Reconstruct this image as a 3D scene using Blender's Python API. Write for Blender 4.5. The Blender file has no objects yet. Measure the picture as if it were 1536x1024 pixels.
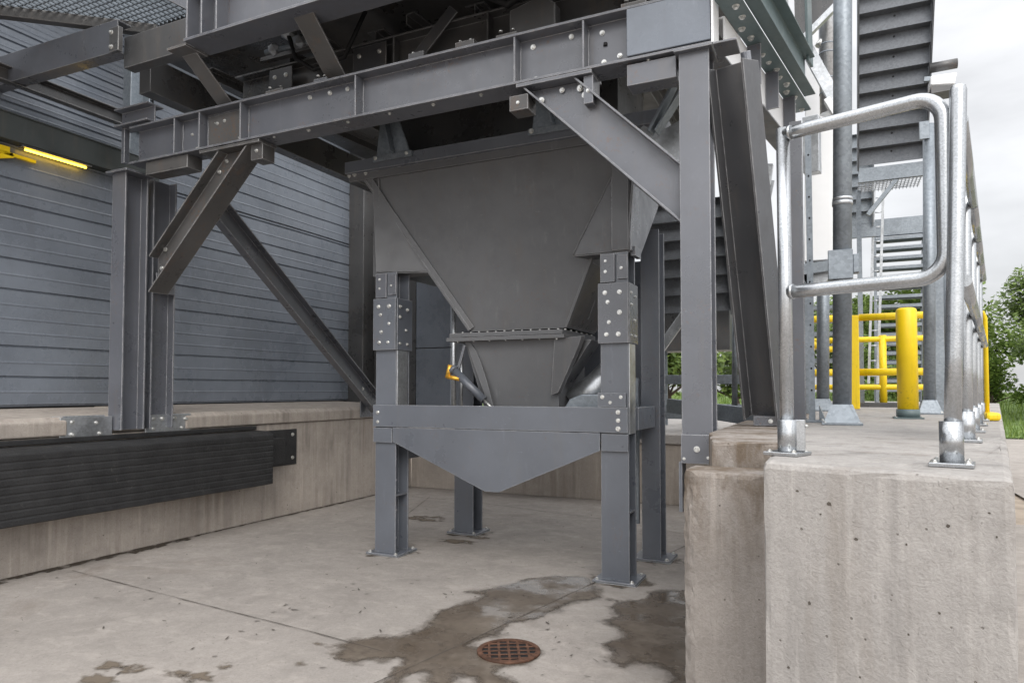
import bpy, bmesh, math, random
from mathutils import Vector as V, Matrix
random.seed(7)
R = math.radians
sc = bpy.context.scene
COL = sc.collection

# ------------------------------------------------------------------ materials
def newmat(name):
    m = bpy.data.materials.new(name); m.use_nodes = True
    nt = m.node_tree; b = nt.nodes['Principled BSDF']
    return m, nt, b
class N:
    """small node helper"""
    def __init__(s, nt): s.nt = nt; s.pos = None
    def n(s, t, **kw):
        x = s.nt.nodes.new(t)
        for k, v in kw.items():
            if k in x.inputs.keys(): x.inputs[k].default_value = v
            else: setattr(x, k, v)
        return x
    def l(s, a, b): s.nt.links.new(a, b)
    def P(s):
        if not s.pos: s.pos = s.n('ShaderNodeNewGeometry').outputs['Position']
        return s.pos
    def scaled(s, v):
        m = s.n('ShaderNodeVectorMath', operation='MULTIPLY'); s.l(s.P(), m.inputs[0]); m.inputs[1].default_value = v
        return m.outputs[0]
    def noise(s, scale, detail=4, rough=.55, sc3=None, dist=0):
        x = s.n('ShaderNodeTexNoise'); x.inputs['Scale'].default_value = scale; x.inputs['Detail'].default_value = detail
        x.inputs['Roughness'].default_value = rough; x.inputs['Distortion'].default_value = dist
        s.l(s.scaled(sc3) if sc3 else s.P(), x.inputs['Vector']); return x.outputs['Fac']
    def ramp(s, fac, a, b, ca=0., cb=1.):
        x = s.n('ShaderNodeMapRange'); s.l(fac, x.inputs[0])
        x.inputs[1].default_value = a; x.inputs[2].default_value = b; x.inputs[3].default_value = ca; x.inputs[4].default_value = cb
        return x.outputs[0]
    def mix(s, fac, a, b, mode='MIX'):
        x = s.n('ShaderNodeMix', data_type='RGBA', blend_type=mode)
        for i, q in ((0, fac), (6, a), (7, b)):
            if isinstance(q, (int, float)): x.inputs[i].default_value = q
            elif isinstance(q, tuple): x.inputs[i].default_value = (*q, 1)
            else: s.l(q, x.inputs[i])
        return x.outputs[2]
    def math(s, op, a, b):
        x = s.n('ShaderNodeMath', operation=op)
        for i, q in ((0, a), (1, b)):
            if isinstance(q, (int, float)): x.inputs[i].default_value = q
            else: s.l(q, x.inputs[i])
        return x.outputs[0]
    def bump(s, h, strength, dist=.01):
        x = s.n('ShaderNodeBump'); x.inputs['Strength'].default_value = strength; x.inputs['Distance'].default_value = dist
        s.l(h, x.inputs['Height']); return x.outputs[0]

def paint(name, c, rough=.42, var=.12, dirt=(.16, .13, .10), dirtamt=.25, bump=.06, spec=.5, worn_glint=0, rust=0):
    m, nt, b = newmat(name); h = N(nt)
    big = h.noise(1.7, 5); fine = h.noise(38, 4); streak = h.noise(11, 5, .65, (1, 1, .10)); mid = h.noise(6.5, 5, .65)
    c2 = tuple(min(1, x * (1 + var * 1.3)) for x in c); c1 = tuple(x * (1 - var * 1.3) for x in c)
    col = h.mix(h.ramp(big, .32, .68), c1, c2)
    col = h.mix(h.ramp(mid, .48, .70, 0, .22), col, tuple(x * .72 for x in c))
    col = h.mix(h.ramp(streak, .55, .75, 0, dirtamt), col, dirt)
    col = h.mix(h.ramp(h.noise(16, 5, .7, (1, 1, .2), .4), .60, .74, 0, .22), col, tuple(min(1, x * 1.9 + .02) for x in c))
    scr = h.noise(55, 3, .7, (.35, .35, 1.3), .8); col = h.mix(h.ramp(scr, .68, .73, 0, .4), col, tuple(min(1, x * 2.3) for x in c))
    if rust:
        rs = h.math('MULTIPLY', h.ramp(h.noise(3.1, 3), .55, .66), h.ramp(h.noise(42, 5, .7), .56, .63)); col = h.mix(h.math('MULTIPLY', rs, rust), col, (.16, .075, .03))
    if worn_glint:
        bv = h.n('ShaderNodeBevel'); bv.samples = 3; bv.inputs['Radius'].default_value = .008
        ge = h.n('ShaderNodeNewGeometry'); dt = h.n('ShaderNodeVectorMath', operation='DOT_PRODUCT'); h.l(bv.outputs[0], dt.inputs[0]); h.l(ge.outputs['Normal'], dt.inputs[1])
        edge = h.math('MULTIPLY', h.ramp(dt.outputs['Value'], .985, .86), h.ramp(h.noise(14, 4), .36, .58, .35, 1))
        col = h.mix(h.math('MULTIPLY', edge, worn_glint), col, (.55, .55, .56))  # worn arrises plus bright edge highlights, both painted as pale lines
    h.l(col, b.inputs['Base Color'])
    h.l(h.ramp(h.math('ADD', h.math('MULTIPLY', big, .5), h.math('MULTIPLY', mid, .5)), .36, .62, rough - .13, rough + .16), b.inputs['Roughness'])
    b.inputs['Specular IOR Level'].default_value = spec
    h.l(h.bump(h.math('ADD', fine, h.math('MULTIPLY', h.noise(5, 2), 3.)), bump, .006), b.inputs['Normal'])
    return m
def galv(name, c=(.56, .58, .60), rough=.36, metal=.85, spangle=55, bump=.05, rv=.12):
    m, nt, b = newmat(name); h = N(nt)
    v = h.n('ShaderNodeTexVoronoi'); v.inputs['Scale'].default_value = spangle; h.l(h.P(), v.inputs['Vector'])
    sep = h.n('ShaderNodeSeparateColor'); h.l(v.outputs['Color'], sep.inputs[0])
    k = h.ramp(sep.outputs[0], 0, 1, .86, 1.1); big = h.noise(4, 4)
    col = h.mix(h.ramp(big, .3, .7), tuple(x * .82 for x in c), tuple(min(1, x * 1.12) for x in c))
    kk = h.n('ShaderNodeCombineColor'); [h.l(k, kk.inputs[i]) for i in range(3)]
    col = h.mix(1., col, kk.outputs[0], 'MULTIPLY')
    h.l(col, b.inputs['Base Color']); b.inputs['Metallic'].default_value = metal
    h.l(h.ramp(big, .3, .7, rough - rv * .6, rough + rv), b.inputs['Roughness'])
    h.l(h.bump(h.noise(60, 3), bump, .004), b.inputs['Normal'])
    return m
def concrete(name, c, stain=(.17, .14, .11), vertical=True, bump=.25, stainamt=.55, holes=True, big=1.1, topstain=None):
    m, nt, b = newmat(name); h = N(nt)
    n1 = h.noise(big, 6, .6); n2 = h.noise(14, 6, .65); n3 = h.noise(120, 3)
    col = h.mix(h.ramp(n1, .3, .7), tuple(x * .80 for x in c), tuple(min(1, x * 1.12) for x in c))
    col = h.mix(h.ramp(n2, .35, .75, 0, .45), col, tuple(x * .74 for x in c))
    if vertical:
        st = h.noise(7.5, 5, .62, (1, 1, .10)); n4 = h.noise(1.6, 3)
        f = h.math('MULTIPLY', h.ramp(st, .50, .72), h.ramp(n4, .38, .62))
        col = h.mix(h.math('MULTIPLY', f, stainamt), col, stain)
        st2 = h.noise(22, 4, .6, (1, 1, .05)); col = h.mix(h.ramp(st2, .55, .75, 0, .22), col, tuple(min(1, x * 1.25) for x in c))
    else:
        st = h.noise(.9, 7, .7, (1, 1, 1), .6); col = h.mix(h.ramp(st, .56, .70, 0, stainamt), col, stain)
        sp = h.noise(26, 3, .5, (1, 2.2, 1)); col = h.mix(h.math('MULTIPLY', h.ramp(sp, .67, .72), h.ramp(h.noise(1.3, 2), .5, .6, 0, .75)), col, (.07, .06, .05))
    wm = h.noise(48, 4, .7, None, 1.6); col = h.mix(h.ramp(wm, .36, .64), h.mix(.15, col, tuple(x * .35 for x in c)), h.mix(.10, col, (.62, .60, .58)))
    n5 = h.noise(3.3, 5, .65); col = h.mix(h.ramp(n5, .50, .68, 0, .42), col, tuple(x * .62 for x in c))
    vp = h.n('ShaderNodeTexVoronoi'); vp.inputs['Scale'].default_value = 62; h.l(h.P(), vp.inputs['Vector'])
    sp2 = h.n('ShaderNodeSeparateColor'); h.l(vp.outputs['Color'], sp2.inputs[0])
    pit = h.math('MULTIPLY', h.ramp(vp.outputs['Distance'], .18, .30, 1, 0), h.ramp(sp2.outputs[0], .965 if vertical else .975, .98 if vertical else .985))
    col = h.mix(h.math('MULTIPLY', pit, .7), col, (.10, .085, .07))
    hgt = h.math('ADD', h.math('ADD', h.math('MULTIPLY', n2, .8), h.math('MULTIPLY', wm, .5)), h.math('MULTIPLY', n3, .35))
    hgt = h.math('SUBTRACT', hgt, pit)
    if vertical:
        sa = h.noise(9, 5, .6, (1, 1, .06), .15); sb_ = h.noise(19, 5, .65, (1, 1, .045), .1); sc_ = h.noise(2.4, 4, .6)
        col = h.mix(h.math('MULTIPLY', h.ramp(sa, .50, .66), h.ramp(sc_, .40, .60, .15, .75)), col, tuple(x * .52 for x in c))
        col = h.mix(h.math('MULTIPLY', h.ramp(sb_, .53, .68), h.ramp(sc_, .62, .42, .0, .42)), col, tuple(min(1, x * 1.4) for x in c))
        dr = h.noise(70, 2, .5, (1, 1, .5)); col = h.mix(h.ramp(dr, .70, .75, 0, .5), col, tuple(x * .45 for x in c))
    else:
        bl = h.noise(2.1, 6, .7, (1, 1, 1), .8); col = h.mix(h.ramp(bl, .50, .66, 0, .38), col, tuple(x * .62 for x in c))
        lt = h.noise(4.2, 6, .7, (1, 1.6, 1), .5); col = h.mix(h.ramp(lt, .52, .68, 0, .40), col, tuple(min(1, x * 1.38) for x in c))
    if topstain:
        sxyz = h.n('ShaderNodeSeparateXYZ'); h.l(h.P(), sxyz.inputs[0])
        ts = h.math('MULTIPLY', h.ramp(sxyz.outputs[2], topstain[0], topstain[1]), h.ramp(h.noise(6.5, 5, .7, (1, 1, .35)), .40, .60))
        col = h.mix(h.math('MULTIPLY', ts, .8), col, (.125, .088, .055))
    if holes:
        v = h.n('ShaderNodeTexVoronoi'); v.inputs['Scale'].default_value = 13; v.inputs['Randomness'].default_value = 1; h.l(h.P(), v.inputs['Vector'])
        sepc = h.n('ShaderNodeSeparateColor'); h.l(v.outputs['Color'], sepc.inputs[0])
        hole = h.math('MULTIPLY', h.ramp(v.outputs['Distance'], .07, .11, 1, 0), h.ramp(sepc.outputs[1], .90, .91))
        col = h.mix(h.math('MULTIPLY', hole, .75), col, (.09, .08, .07))
        hgt = h.math('SUBTRACT', hgt, h.math('MULTIPLY', hole, 2.))
    h.l(col, b.inputs['Base Color'])
    h.l(h.ramp(n2, .3, .7, .72, .92), b.inputs['Roughness']); b.inputs['Specular IOR Level'].default_value = .3
    h.l(h.bump(hgt, bump, .012), b.inputs['Normal'])
    return m
def plain(name, c, rough=.5, metal=0., nv=.15, scale=6, bump=.1, bs=40):
    m, nt, b = newmat(name); h = N(nt)
    n = h.noise(scale, 5)
    h.l(h.mix(h.ramp(n, .3, .7), tuple(x * (1 - nv) for x in c), tuple(min(1, x * (1 + nv)) for x in c)), b.inputs['Base Color'])
    b.inputs['Roughness'].default_value = rough; b.inputs['Metallic'].default_value = metal
    h.l(h.bump(h.noise(bs, 4), bump, .006), b.inputs['Normal'])
    return m

M = {}
M['steel'] = paint('grey_steel_paint', (.104, .110, .128), .32, spec=.95, worn_glint=.85, rust=.5)
M['brown'] = paint('weathered_steel_paint', (.090, .088, .087), .36, .2, (.15, .09, .05), .45, worn_glint=.8, rust=.7)
M['hopper'] = paint('hopper_paint', (.120, .123, .130), .5, .07, (.13, .11, .09), .30, .04, worn_glint=.5, rust=.25)
M['belt'] = paint('leg_paint', (.112, .123, .145), .36, .08, (.17, .14, .11), .16, .04, spec=.8, worn_glint=.7, rust=.25)
M['cladding'] = paint('blue_grey_cladding', (.182, .204, .240), .28, .1, (.12, .11, .11), .2, .10)
M['lintel'] = paint('dark_green_grey_paint', (.055, .063, .062), .4, .15)
M['stair'] = galv('stair_galvanised_steel', (.15, .16, .175), .46, .6)
M['galv'] = galv('galvanised_steel')
M['galvdull'] = galv('dull_galvanised_steel', (.27, .30, .33), .48, .7)
M['tube'] = galv('bright_galvanised_tube', (.47, .485, .50), .26, .92, 260, .008, .05)
M['teal'] = paint('teal_grey_paint', (.11, .150, .155), .4, .1, (.2, .2, .18), .2)
M['zinc'] = plain('zinc_bolt', (.66, .66, .64), .36, .8, .4, 60)
M['white'] = plain('white_panel_and_glare', (.86, .87, .88), .45, 0, .04, 3, .02)
M['yellow'] = paint('yellow_paint', (.86, .60, .008), .38, .06, (.30, .19, .03), .5, .05, rust=.5)
M['rubber'] = None
M['concrete'] = concrete('cast_concrete', (.392, .369, .348), (.175, .14, .105), True, .5, .6)
M['pierc'] = concrete('brown_stained_concrete', (.345, .31, .28), (.17, .13, .095), True, .5, .55, topstain=(.66, 1.02))
M['dockc'] = concrete('stained_dock_concrete', (.43, .38, .335), (.19, .145, .11), True, .4, .7)
M['floor'] = concrete('floor_concrete', (.342, .309, .280), (.18, .142, .112), False, .15, .55, False, .8)
M['black'] = plain('dark_gap', (.012, .012, .013), .7)
M['dark'] = paint('dark_and_shaded_steel_paint', (.062, .062, .063), .32, .2, spec=.8, worn_glint=.6, rust=.4)  # also grey deck steel with the under-deck shade put into its colour
M['rake'] = paint('charcoal_steel_paint', (.060, .061, .066), .34, .1, spec=.8, worn_glint=.7)
M['rust'] = plain('rusty_cast_iron', (.11, .055, .035), .75, .3, .5, 25, .5, 60)
M['brass'] = plain('brass_fitting', (.75, .42, .06), .4, .6, .3, 40)
M['bark'] = plain('bark', (.07, .055, .042), .9, 0, .3, 8, .6, 20)
def rubber():
    m, nt, b = newmat('ribbed_rubber'); h = N(nt)
    n = h.noise(7, 5); sc_ = h.noise(22, 6, .7, (1, 1, 1), 1.); scr = h.noise(80, 3, .7, (.25, .25, 1.6))
    col = h.mix(h.ramp(n, .3, .7), (.014, .014, .015), (.028, .028, .029))
    col = h.mix(h.ramp(sc_, .60, .72, 0, .5), col, (.10, .095, .09)); col = h.mix(h.ramp(scr, .66, .72, 0, .35), col, (.085, .08, .078))
    h.l(col, b.inputs['Base Color']); b.inputs['Roughness'].default_value = .62
    h.l(h.bump(h.math('ADD', sc_, h.noise(60, 3)), .35, .01), b.inputs['Normal']); return m
M['rubber'] = rubber()
def wetmat(name='wet_concrete', soft=False):
    m, nt, b = newmat(name); h = N(nt)
    n = h.noise(2.2, 5); n2 = h.noise(30, 4); n3 = h.noise(5.5, 5, .65)
    col = h.mix(h.ramp(n, .3, .7), (.095, .074, .056), (.155, .127, .10)); col = h.mix(h.ramp(n2, .4, .75, 0, .45), col, (.07, .056, .043))
    col = h.mix(h.ramp(n3, .52, .66, 0, .5), col, (.20, .17, .14))
    h.l(col, b.inputs['Base Color']); h.l(h.ramp(h.noise(3.4, 4), (.40), .58, .10, .55), b.inputs['Roughness']); b.inputs['Specular IOR Level'].default_value = .4
    h.l(h.bump(n2, .04, .004), b.inputs['Normal'])
    fa = h.n('ShaderNodeAttribute', attribute_name='fade').outputs['Fac']
    ed = h.ramp(h.math('ADD', fa, h.math('MULTIPLY', h.noise(26, 5, .7), .9)), .42, .85)
    h.l(h.math('MULTIPLY', ed, h.ramp(h.noise(11, 5, .7), .34, .62, .08, .6) if soft else h.ramp(h.noise(8, 6, .7), .28, .46, .55, 1)), b.inputs['Alpha']); return m
M['damp'] = wetmat('damp_concrete', True)
M['wet'] = wetmat()
def blotch(name, c, lo, hi, scale, soft=True):
    m, nt, b = newmat(name); h = N(nt)
    b.inputs['Base Color'].default_value = (*c, 1); b.inputs['Roughness'].default_value = .85
    fa = h.n('ShaderNodeAttribute', attribute_name='fade').outputs['Fac']
    h.l(h.math('MULTIPLY', h.ramp(h.noise(scale, 5, .65), lo, hi), h.ramp(fa, 0, .9) if soft else 1.), b.inputs['Alpha']); return m
M['dirt'] = blotch('mossy_dirt', (.055, .042, .03), .36, .50, 9, False)
M['spot'] = blotch('damp_spot', (.15, .12, .09), .40, .55, 7)
M['dirtring'] = blotch('leg_grime', (.10, .08, .06), .40, .62, 6)
M['joint'] = plain('joint_dirt', (.085, .072, .06), .9)
def leafmat(name, a, bcol):
    m, nt, b = newmat(name); h = N(nt)
    oi = h.n('ShaderNodeNewGeometry')
    col = h.mix(oi.outputs['Random Per Island'], a, bcol)
    h.l(col, b.inputs['Base Color']); b.inputs['Roughness'].default_value = .5
    b.inputs['Specular IOR Level'].default_value = .3
    tr = h.n('ShaderNodeBsdfTranslucent'); h.l(col, tr.inputs[0])
    mx = h.n('ShaderNodeMixShader'); mx.inputs[0].default_value = .3
    h.l(b.outputs[0], mx.inputs[1]); h.l(tr.outputs[0], mx.inputs[2])
    h.l(mx.outputs[0], nt.nodes['Material Output'].inputs[0]); return m
M['leaf'] = leafmat('leaves', (.07, .115, .025), (.20, .28, .07))
M['leafb'] = leafmat('bush_leaves', (.06, .10, .025), (.16, .23, .05))
M['grassb'] = leafmat('grass_blades', (.10, .17, .035), (.21, .28, .07))
M['soil'] = plain('sandy_soil', (.33, .275, .22), .95, 0, .25, 3, .5, 60)
M['grassbase'] = plain('grass_ground', (.12, .18, .05), .95, 0, .35, 1.2, .6, 30)
def lampmat():
    m, nt, b = newmat('yellow_lamp'); b.inputs['Base Color'].default_value = (1, .75, .2, 1)
    b.inputs['Emission Color'].default_value = (1, .60, .05, 1); b.inputs['Emission Strength'].default_value = 7; return m
M['lamp'] = lampmat()

# ------------------------------------------------------------------ mesh helpers
def zadj(z):
    """squeezes heights read off image pixels: heights above 1.4 m are trimmed slightly"""
    d = z - 1.4
    return z if d <= 0 else 1.4 + (d - .007 * (d * d if d < 3 else 9 + 6 * (d - 3)))  # fits heights solved for a more tilted camera to the lens-shifted one
class MB:
    def __init__(s): s.bm = bmesh.new()
    def face(s, pts):
        vs = [s.bm.verts.new(p) for p in pts]; return s.bm.faces.new(vs)
    def prism(s, poly, ext):
        ext = V(ext); a = [s.bm.verts.new(V(p)) for p in poly]; b = [s.bm.verts.new(V(p) + ext) for p in poly]
        n = len(a); s.bm.faces.new(a); s.bm.faces.new(list(reversed(b)))
        for i in range(n): s.bm.faces.new((a[i], b[i], b[(i + 1) % n], a[(i + 1) % n]))
        return s
    def box(s, x0, x1, y0, y1, z0, z1):
        return s.prism([(x0, y0, z0), (x1, y0, z0), (x1, y1, z0), (x0, y1, z0)], (0, 0, z1 - z0))
    def obox(s, p0, p1, w, d, up):
        """bar from p0 to p1: w across, d along up"""
        p0, p1 = V(p0), V(p1); a = (p1 - p0).normalized(); up = V(up); up = (up - a * up.dot(a)).normalized(); sd = a.cross(up)
        pts = [p0 + sd * w / 2 * i + up * d / 2 * j for i, j in ((-1, -1), (1, -1), (1, 1), (-1, 1))]
        return s.prism(pts, p1 - p0)
    def ibeam(s, p0, p1, d, w, up, tf=.014, tw=.010):
        p0, p1 = V(p0), V(p1); a = (p1 - p0).normalized(); up = V(up); up = (up - a * up.dot(a)).normalized(); sd = a.cross(up)
        W, D, t, f = w / 2, d / 2, tw / 2, tf
        prof = [(-W, -D), (W, -D), (W, -D + f), (t, -D + f), (t, D - f), (W, D - f), (W, D), (-W, D), (-W, D - f), (-t, D - f), (-t, -D + f), (-W, -D + f)]
        return s.prism([p0 + sd * x + up * y for x, y in prof], p1 - p0)
    def chan(s, p0, p1, d, w, up, side, t=.012):
        """C section; web at the origin line, flanges towards side"""
        p0, p1 = V(p0), V(p1); a = (p1 - p0).normalized(); up = V(up); up = (up - a * up.dot(a)).normalized()
        sd = V(side); sd = (sd - a * sd.dot(a) - up * sd.dot(up)).normalized(); D = d / 2
        prof = [(0, -D), (w, -D), (w, -D + t), (t, -D + t), (t, D - t), (w, D - t), (w, D), (0, D)]
        return s.prism([p0 + sd * x + up * y for x, y in prof], p1 - p0)
    def angle(s, p0, p1, w, h, d1, d2, t=.01):
        p0, p1 = V(p0), V(p1); a = (p1 - p0).normalized(); d1 = V(d1); d1 = (d1 - a * d1.dot(a)).normalized()
        d2 = V(d2); d2 = (d2 - a * d2.dot(a) - d1 * d2.dot(d1)).normalized()
        prof = [(0, 0), (w, 0), (w, t), (t, t), (t, h), (0, h)]
        return s.prism([p0 + d1 * x + d2 * y for x, y in prof], p1 - p0)
    def tube(s, pts, r, seg=18, cap=True, radii=None):
        pts = [V(p) for p in pts]; rings = []; n = len(pts); prev = None
        for i, p in enumerate(pts):
            t = ((pts[min(i + 1, n - 1)] - p).normalized() + (p - pts[max(i - 1, 0)]).normalized()).normalized()
            if prev is None:
                u = t.orthogonal().normalized()
            else:
                u = (prev - t * prev.dot(t)).normalized()
            prev = u; w = t.cross(u); rr = radii[i] if radii else r
            rings.append([s.bm.verts.new(p + (u * math.cos(2 * math.pi * k / seg) + w * math.sin(2 * math.pi * k / seg)) * rr) for k in range(seg)])
        for a, b in zip(rings, rings[1:]):
            for k in range(seg):
                f = s.bm.faces.new((a[k], a[(k + 1) % seg], b[(k + 1) % seg], b[k])); f.smooth = True
        if cap: s.bm.faces.new(list(reversed(rings[0]))); s.bm.faces.new(rings[-1])
        return s
    def cut(s, co, no):
        """saw off everything on the side of the normal"""
        g_ = bmesh.ops.bisect_plane(s.bm, geom=s.bm.verts[:] + s.bm.edges[:] + s.bm.faces[:], plane_co=co, plane_no=no, clear_outer=True)
        es = [e for e in g_['geom_cut'] if isinstance(e, bmesh.types.BMEdge)]
        bmesh.ops.holes_fill(s.bm, edges=[e for e in s.bm.edges if e.is_boundary], sides=0); return s
    def weather(s, bev=.018, step=.05, jit=.004):
        """cast edges: bevel, then break up the arrises"""
        bm = s.bm; bmesh.ops.recalc_face_normals(bm, faces=bm.faces)
        es = [e for e in bm.edges if len(e.link_faces) == 2 and e.calc_face_angle() > .6]
        bmesh.ops.bevel(bm, geom=es, offset=bev, segments=2, profile=.6, affect='EDGES')
        for _ in range(7):
            es = [e for e in bm.edges if e.calc_length() > step * 1.6 and any(f.calc_area() < .12 for f in e.link_faces) and min(v.co.y for v in e.verts) < 7]
            if not es or len(bm.edges) > 14000: break
            bmesh.ops.subdivide_edges(bm, edges=es, cuts=1)
        rnd = random.Random(5)
        for v in bm.verts:
            if all(f.calc_area() < .02 for f in v.link_faces):
                k = jit * (2.2 if rnd.random() < .07 else .8)
                v.co += V((rnd.uniform(-1, 1), rnd.uniform(-1, 1), rnd.uniform(-1, .5))) * k
        return s
    def build(s, name, mat, parent=None, bevel=0, seg=1):
        for v in s.bm.verts: v.co.z = zadj(v.co.z)
        bmesh.ops.recalc_face_normals(s.bm, faces=s.bm.faces)
        off = V((0, 0, 0)); q = parent
        while q: off += q.location; q = q.parent
        bmesh.ops.translate(s.bm, verts=s.bm.verts, vec=-off)
        me = bpy.data.meshes.new(name); s.bm.to_mesh(me); s.bm.free()
        me.materials.append(M[mat] if isinstance(mat, str) else mat)
        o = bpy.data.objects.new(name, me); COL.objects.link(o)
        if parent: o.parent = parent
        if bevel:
            b = o.modifiers.new('bevel', 'BEVEL'); b.width = bevel; b.segments = seg; b.limit_method = 'ANGLE'; b.angle_limit = R(40)
        return o
def thing(name, loc, label, cat, group=None):
    o = bpy.data.objects.new(name, None); COL.objects.link(o); o.location = (loc[0], loc[1], zadj(loc[2])); o.empty_display_size = .1
    o['label'] = label; o['category'] = cat
    if group: o['group'] = group
    return o
def tag(o, label, cat, group=None):
    o['label'] = label; o['category'] = cat
    if group: o['group'] = group
    return o
def kind(o, k): o['kind'] = k; return o

def boltmesh():
    b = MB(); hexa = [(math.cos(R(60 * k)), math.sin(R(60 * k)), .18) for k in range(6)]
    b.tube([(0, 0, -.02), (0, 0, .18)], 1.3, 14); b.prism(hexa, (0, 0, .75)); b.tube([(0, 0, .8), (0, 0, 1.25)], .52, 8)
    bmesh.ops.recalc_face_normals(b.bm, faces=b.bm.faces)
    me = bpy.data.meshes.new('bolt'); b.bm.to_mesh(me); b.bm.free(); me.materials.append(M['zinc']); return me
BOLT = boltmesh()
def bolt(parent, p, n, r=.012):
    r *= random.uniform(.70, .96)
    o = bpy.data.objects.new('bolt', BOLT); COL.objects.link(o); o.parent = parent
    off = V((0, 0, 0)); q = parent
    while q: off += q.location; q = q.parent
    o.location = V((p[0], p[1], zadj(p[2]))) - off; o.rotation_mode = 'QUATERNION'
    o.rotation_quaternion = V(n).to_track_quat('Z', 'Y'); o.scale = (r, r, r * random.uniform(.75, 1.15))
    return o
def lerp(a, b, t): return V(a) * (1 - t) + V(b) * t
def arc(c, a, b, n=7):
    """quarter bend around corner c from a to b (equal distances)"""
    a, b, c = V(a), V(b), V(c); o = a + b - c
    return [o + (a - o) * math.cos(t * math.pi / 2) + (b - o) * math.sin(t * math.pi / 2) for t in [i / n for i in range(n + 1)]]

# ------------------------------------------------------------------ ground and floor
g = MB(); g.face([(-300, -100, -.03), (300, -100, -.03), (300, 400, -.03), (-300, 400, -.03)]); kind(g.build('ground', 'soil'), 'structure')
g = MB(); g.face([(-5.62, -16, 0), (14, -16, 0), (14, 8.8, 0), (-5.62, 8.8, 0)]); kind(g.build('concrete_floor', 'floor'), 'structure')
g = MB(); g.face([(2.2, 9, .002), (7, 9, .002), (7, 24, .002), (2.2, 24, .002)]); kind(g.build('path', 'floor'), 'structure')
g = MB()
NX, NY = 40, 30
grid = [[g.bm.verts.new((-60 + 120 * i / NX, 24 + 70 * j / NY, .02 + 1.05 * min(1, max(0, (j) / 6)) ** 1.3 + random.uniform(-.06, .06))) for j in range(NY + 1)] for i in range(NX + 1)]
for i in range(NX):
    for j in range(NY):
        f = g.bm.faces.new((grid[i][j], grid[i + 1][j], grid[i + 1][j + 1], grid[i][j + 1])); f.smooth = True
kind(g.build('grass_field', 'grassbase'), 'structure')
g = MB()
for k in range(26000):
    y = 24 + 22 * random.random() ** 1.4; x = random.uniform(-14, 22); z = .02 + 1.05 * min(1, max(0, (y - 24) / 14)) ** 1.3
    hgt = random.uniform(.12, .42); a = random.random() * 6.3; w = random.uniform(.015, .035); lx, ly = random.uniform(-.15, .15), random.uniform(-.15, .15)
    g.face([(x - w * math.cos(a), y - w * math.sin(a), z - .05), (x + w * math.cos(a), y + w * math.sin(a), z - .05), (x + lx, y + ly, z + hgt)])
kind(g.build('long_grass', 'grassb'), 'stuff')

def flatpatch(pts, z, name, mat, jit=.012, sub=4):
    out = []
    n = len(pts)
    for i in range(n):
        a, b = V(pts[i]), V(pts[(i + 1) % n])
        for k in range(sub):
            p = lerp(a, b, k / sub); j = jit if k else jit * .5
            out.append((p.x + random.uniform(-j, j), p.y + random.uniform(-j, j), z))
    from mathutils.geometry import delaunay_2d_cdt
    P2_ = [V(q[:2]) for q in out]; xs = [q.x for q in P2_]; ys_ = [q.y for q in P2_]; st = .03 if max(xs) - min(xs) > .8 else .015
    extra = []; y = min(ys_)
    while y < max(ys_):
        x = min(xs)
        while x < max(xs):
            extra.append(V((x + random.uniform(-.3, .3) * st, y + random.uniform(-.3, .3) * st))); x += st
        y += st
    vs, es, fs, *_ = delaunay_2d_cdt(P2_ + extra, [], [list(range(len(out)))], 1, 1e-5)
    segs = [(P2_[k], P2_[(k + 1) % len(P2_)]) for k in range(len(P2_))]
    used = sorted({i for f in fs for i in f}); mp_ = {k: n for n, k in enumerate(used)}
    fade = []
    for k in used:
        q = vs[k]; best = 9
        for a, c in segs:
            ab = c - a; L2 = ab.length_squared; t = 0 if L2 < 1e-12 else max(0, min(1, (q - a).dot(ab) / L2)); dd = (q - a - ab * t).length
            if dd < best: best = dd
        fade.append(min(1, best / (.11 if st > .02 else .03)))
    g = MB(); bv = [g.bm.verts.new((vs[k].x, vs[k].y, z)) for k in used]
    for f in fs: g.bm.faces.new([bv[mp_[i]] for i in f])
    for f in g.bm.faces:
        f.normal_update()
        if f.normal.z < 0: f.normal_flip()
    g.bm.verts.index_update(); o = g.build(name, mat)
    at_ = o.data.attributes.new('fade', 'FLOAT', 'POINT'); at_.data.foreach_set('value', fade)
    return o
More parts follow.
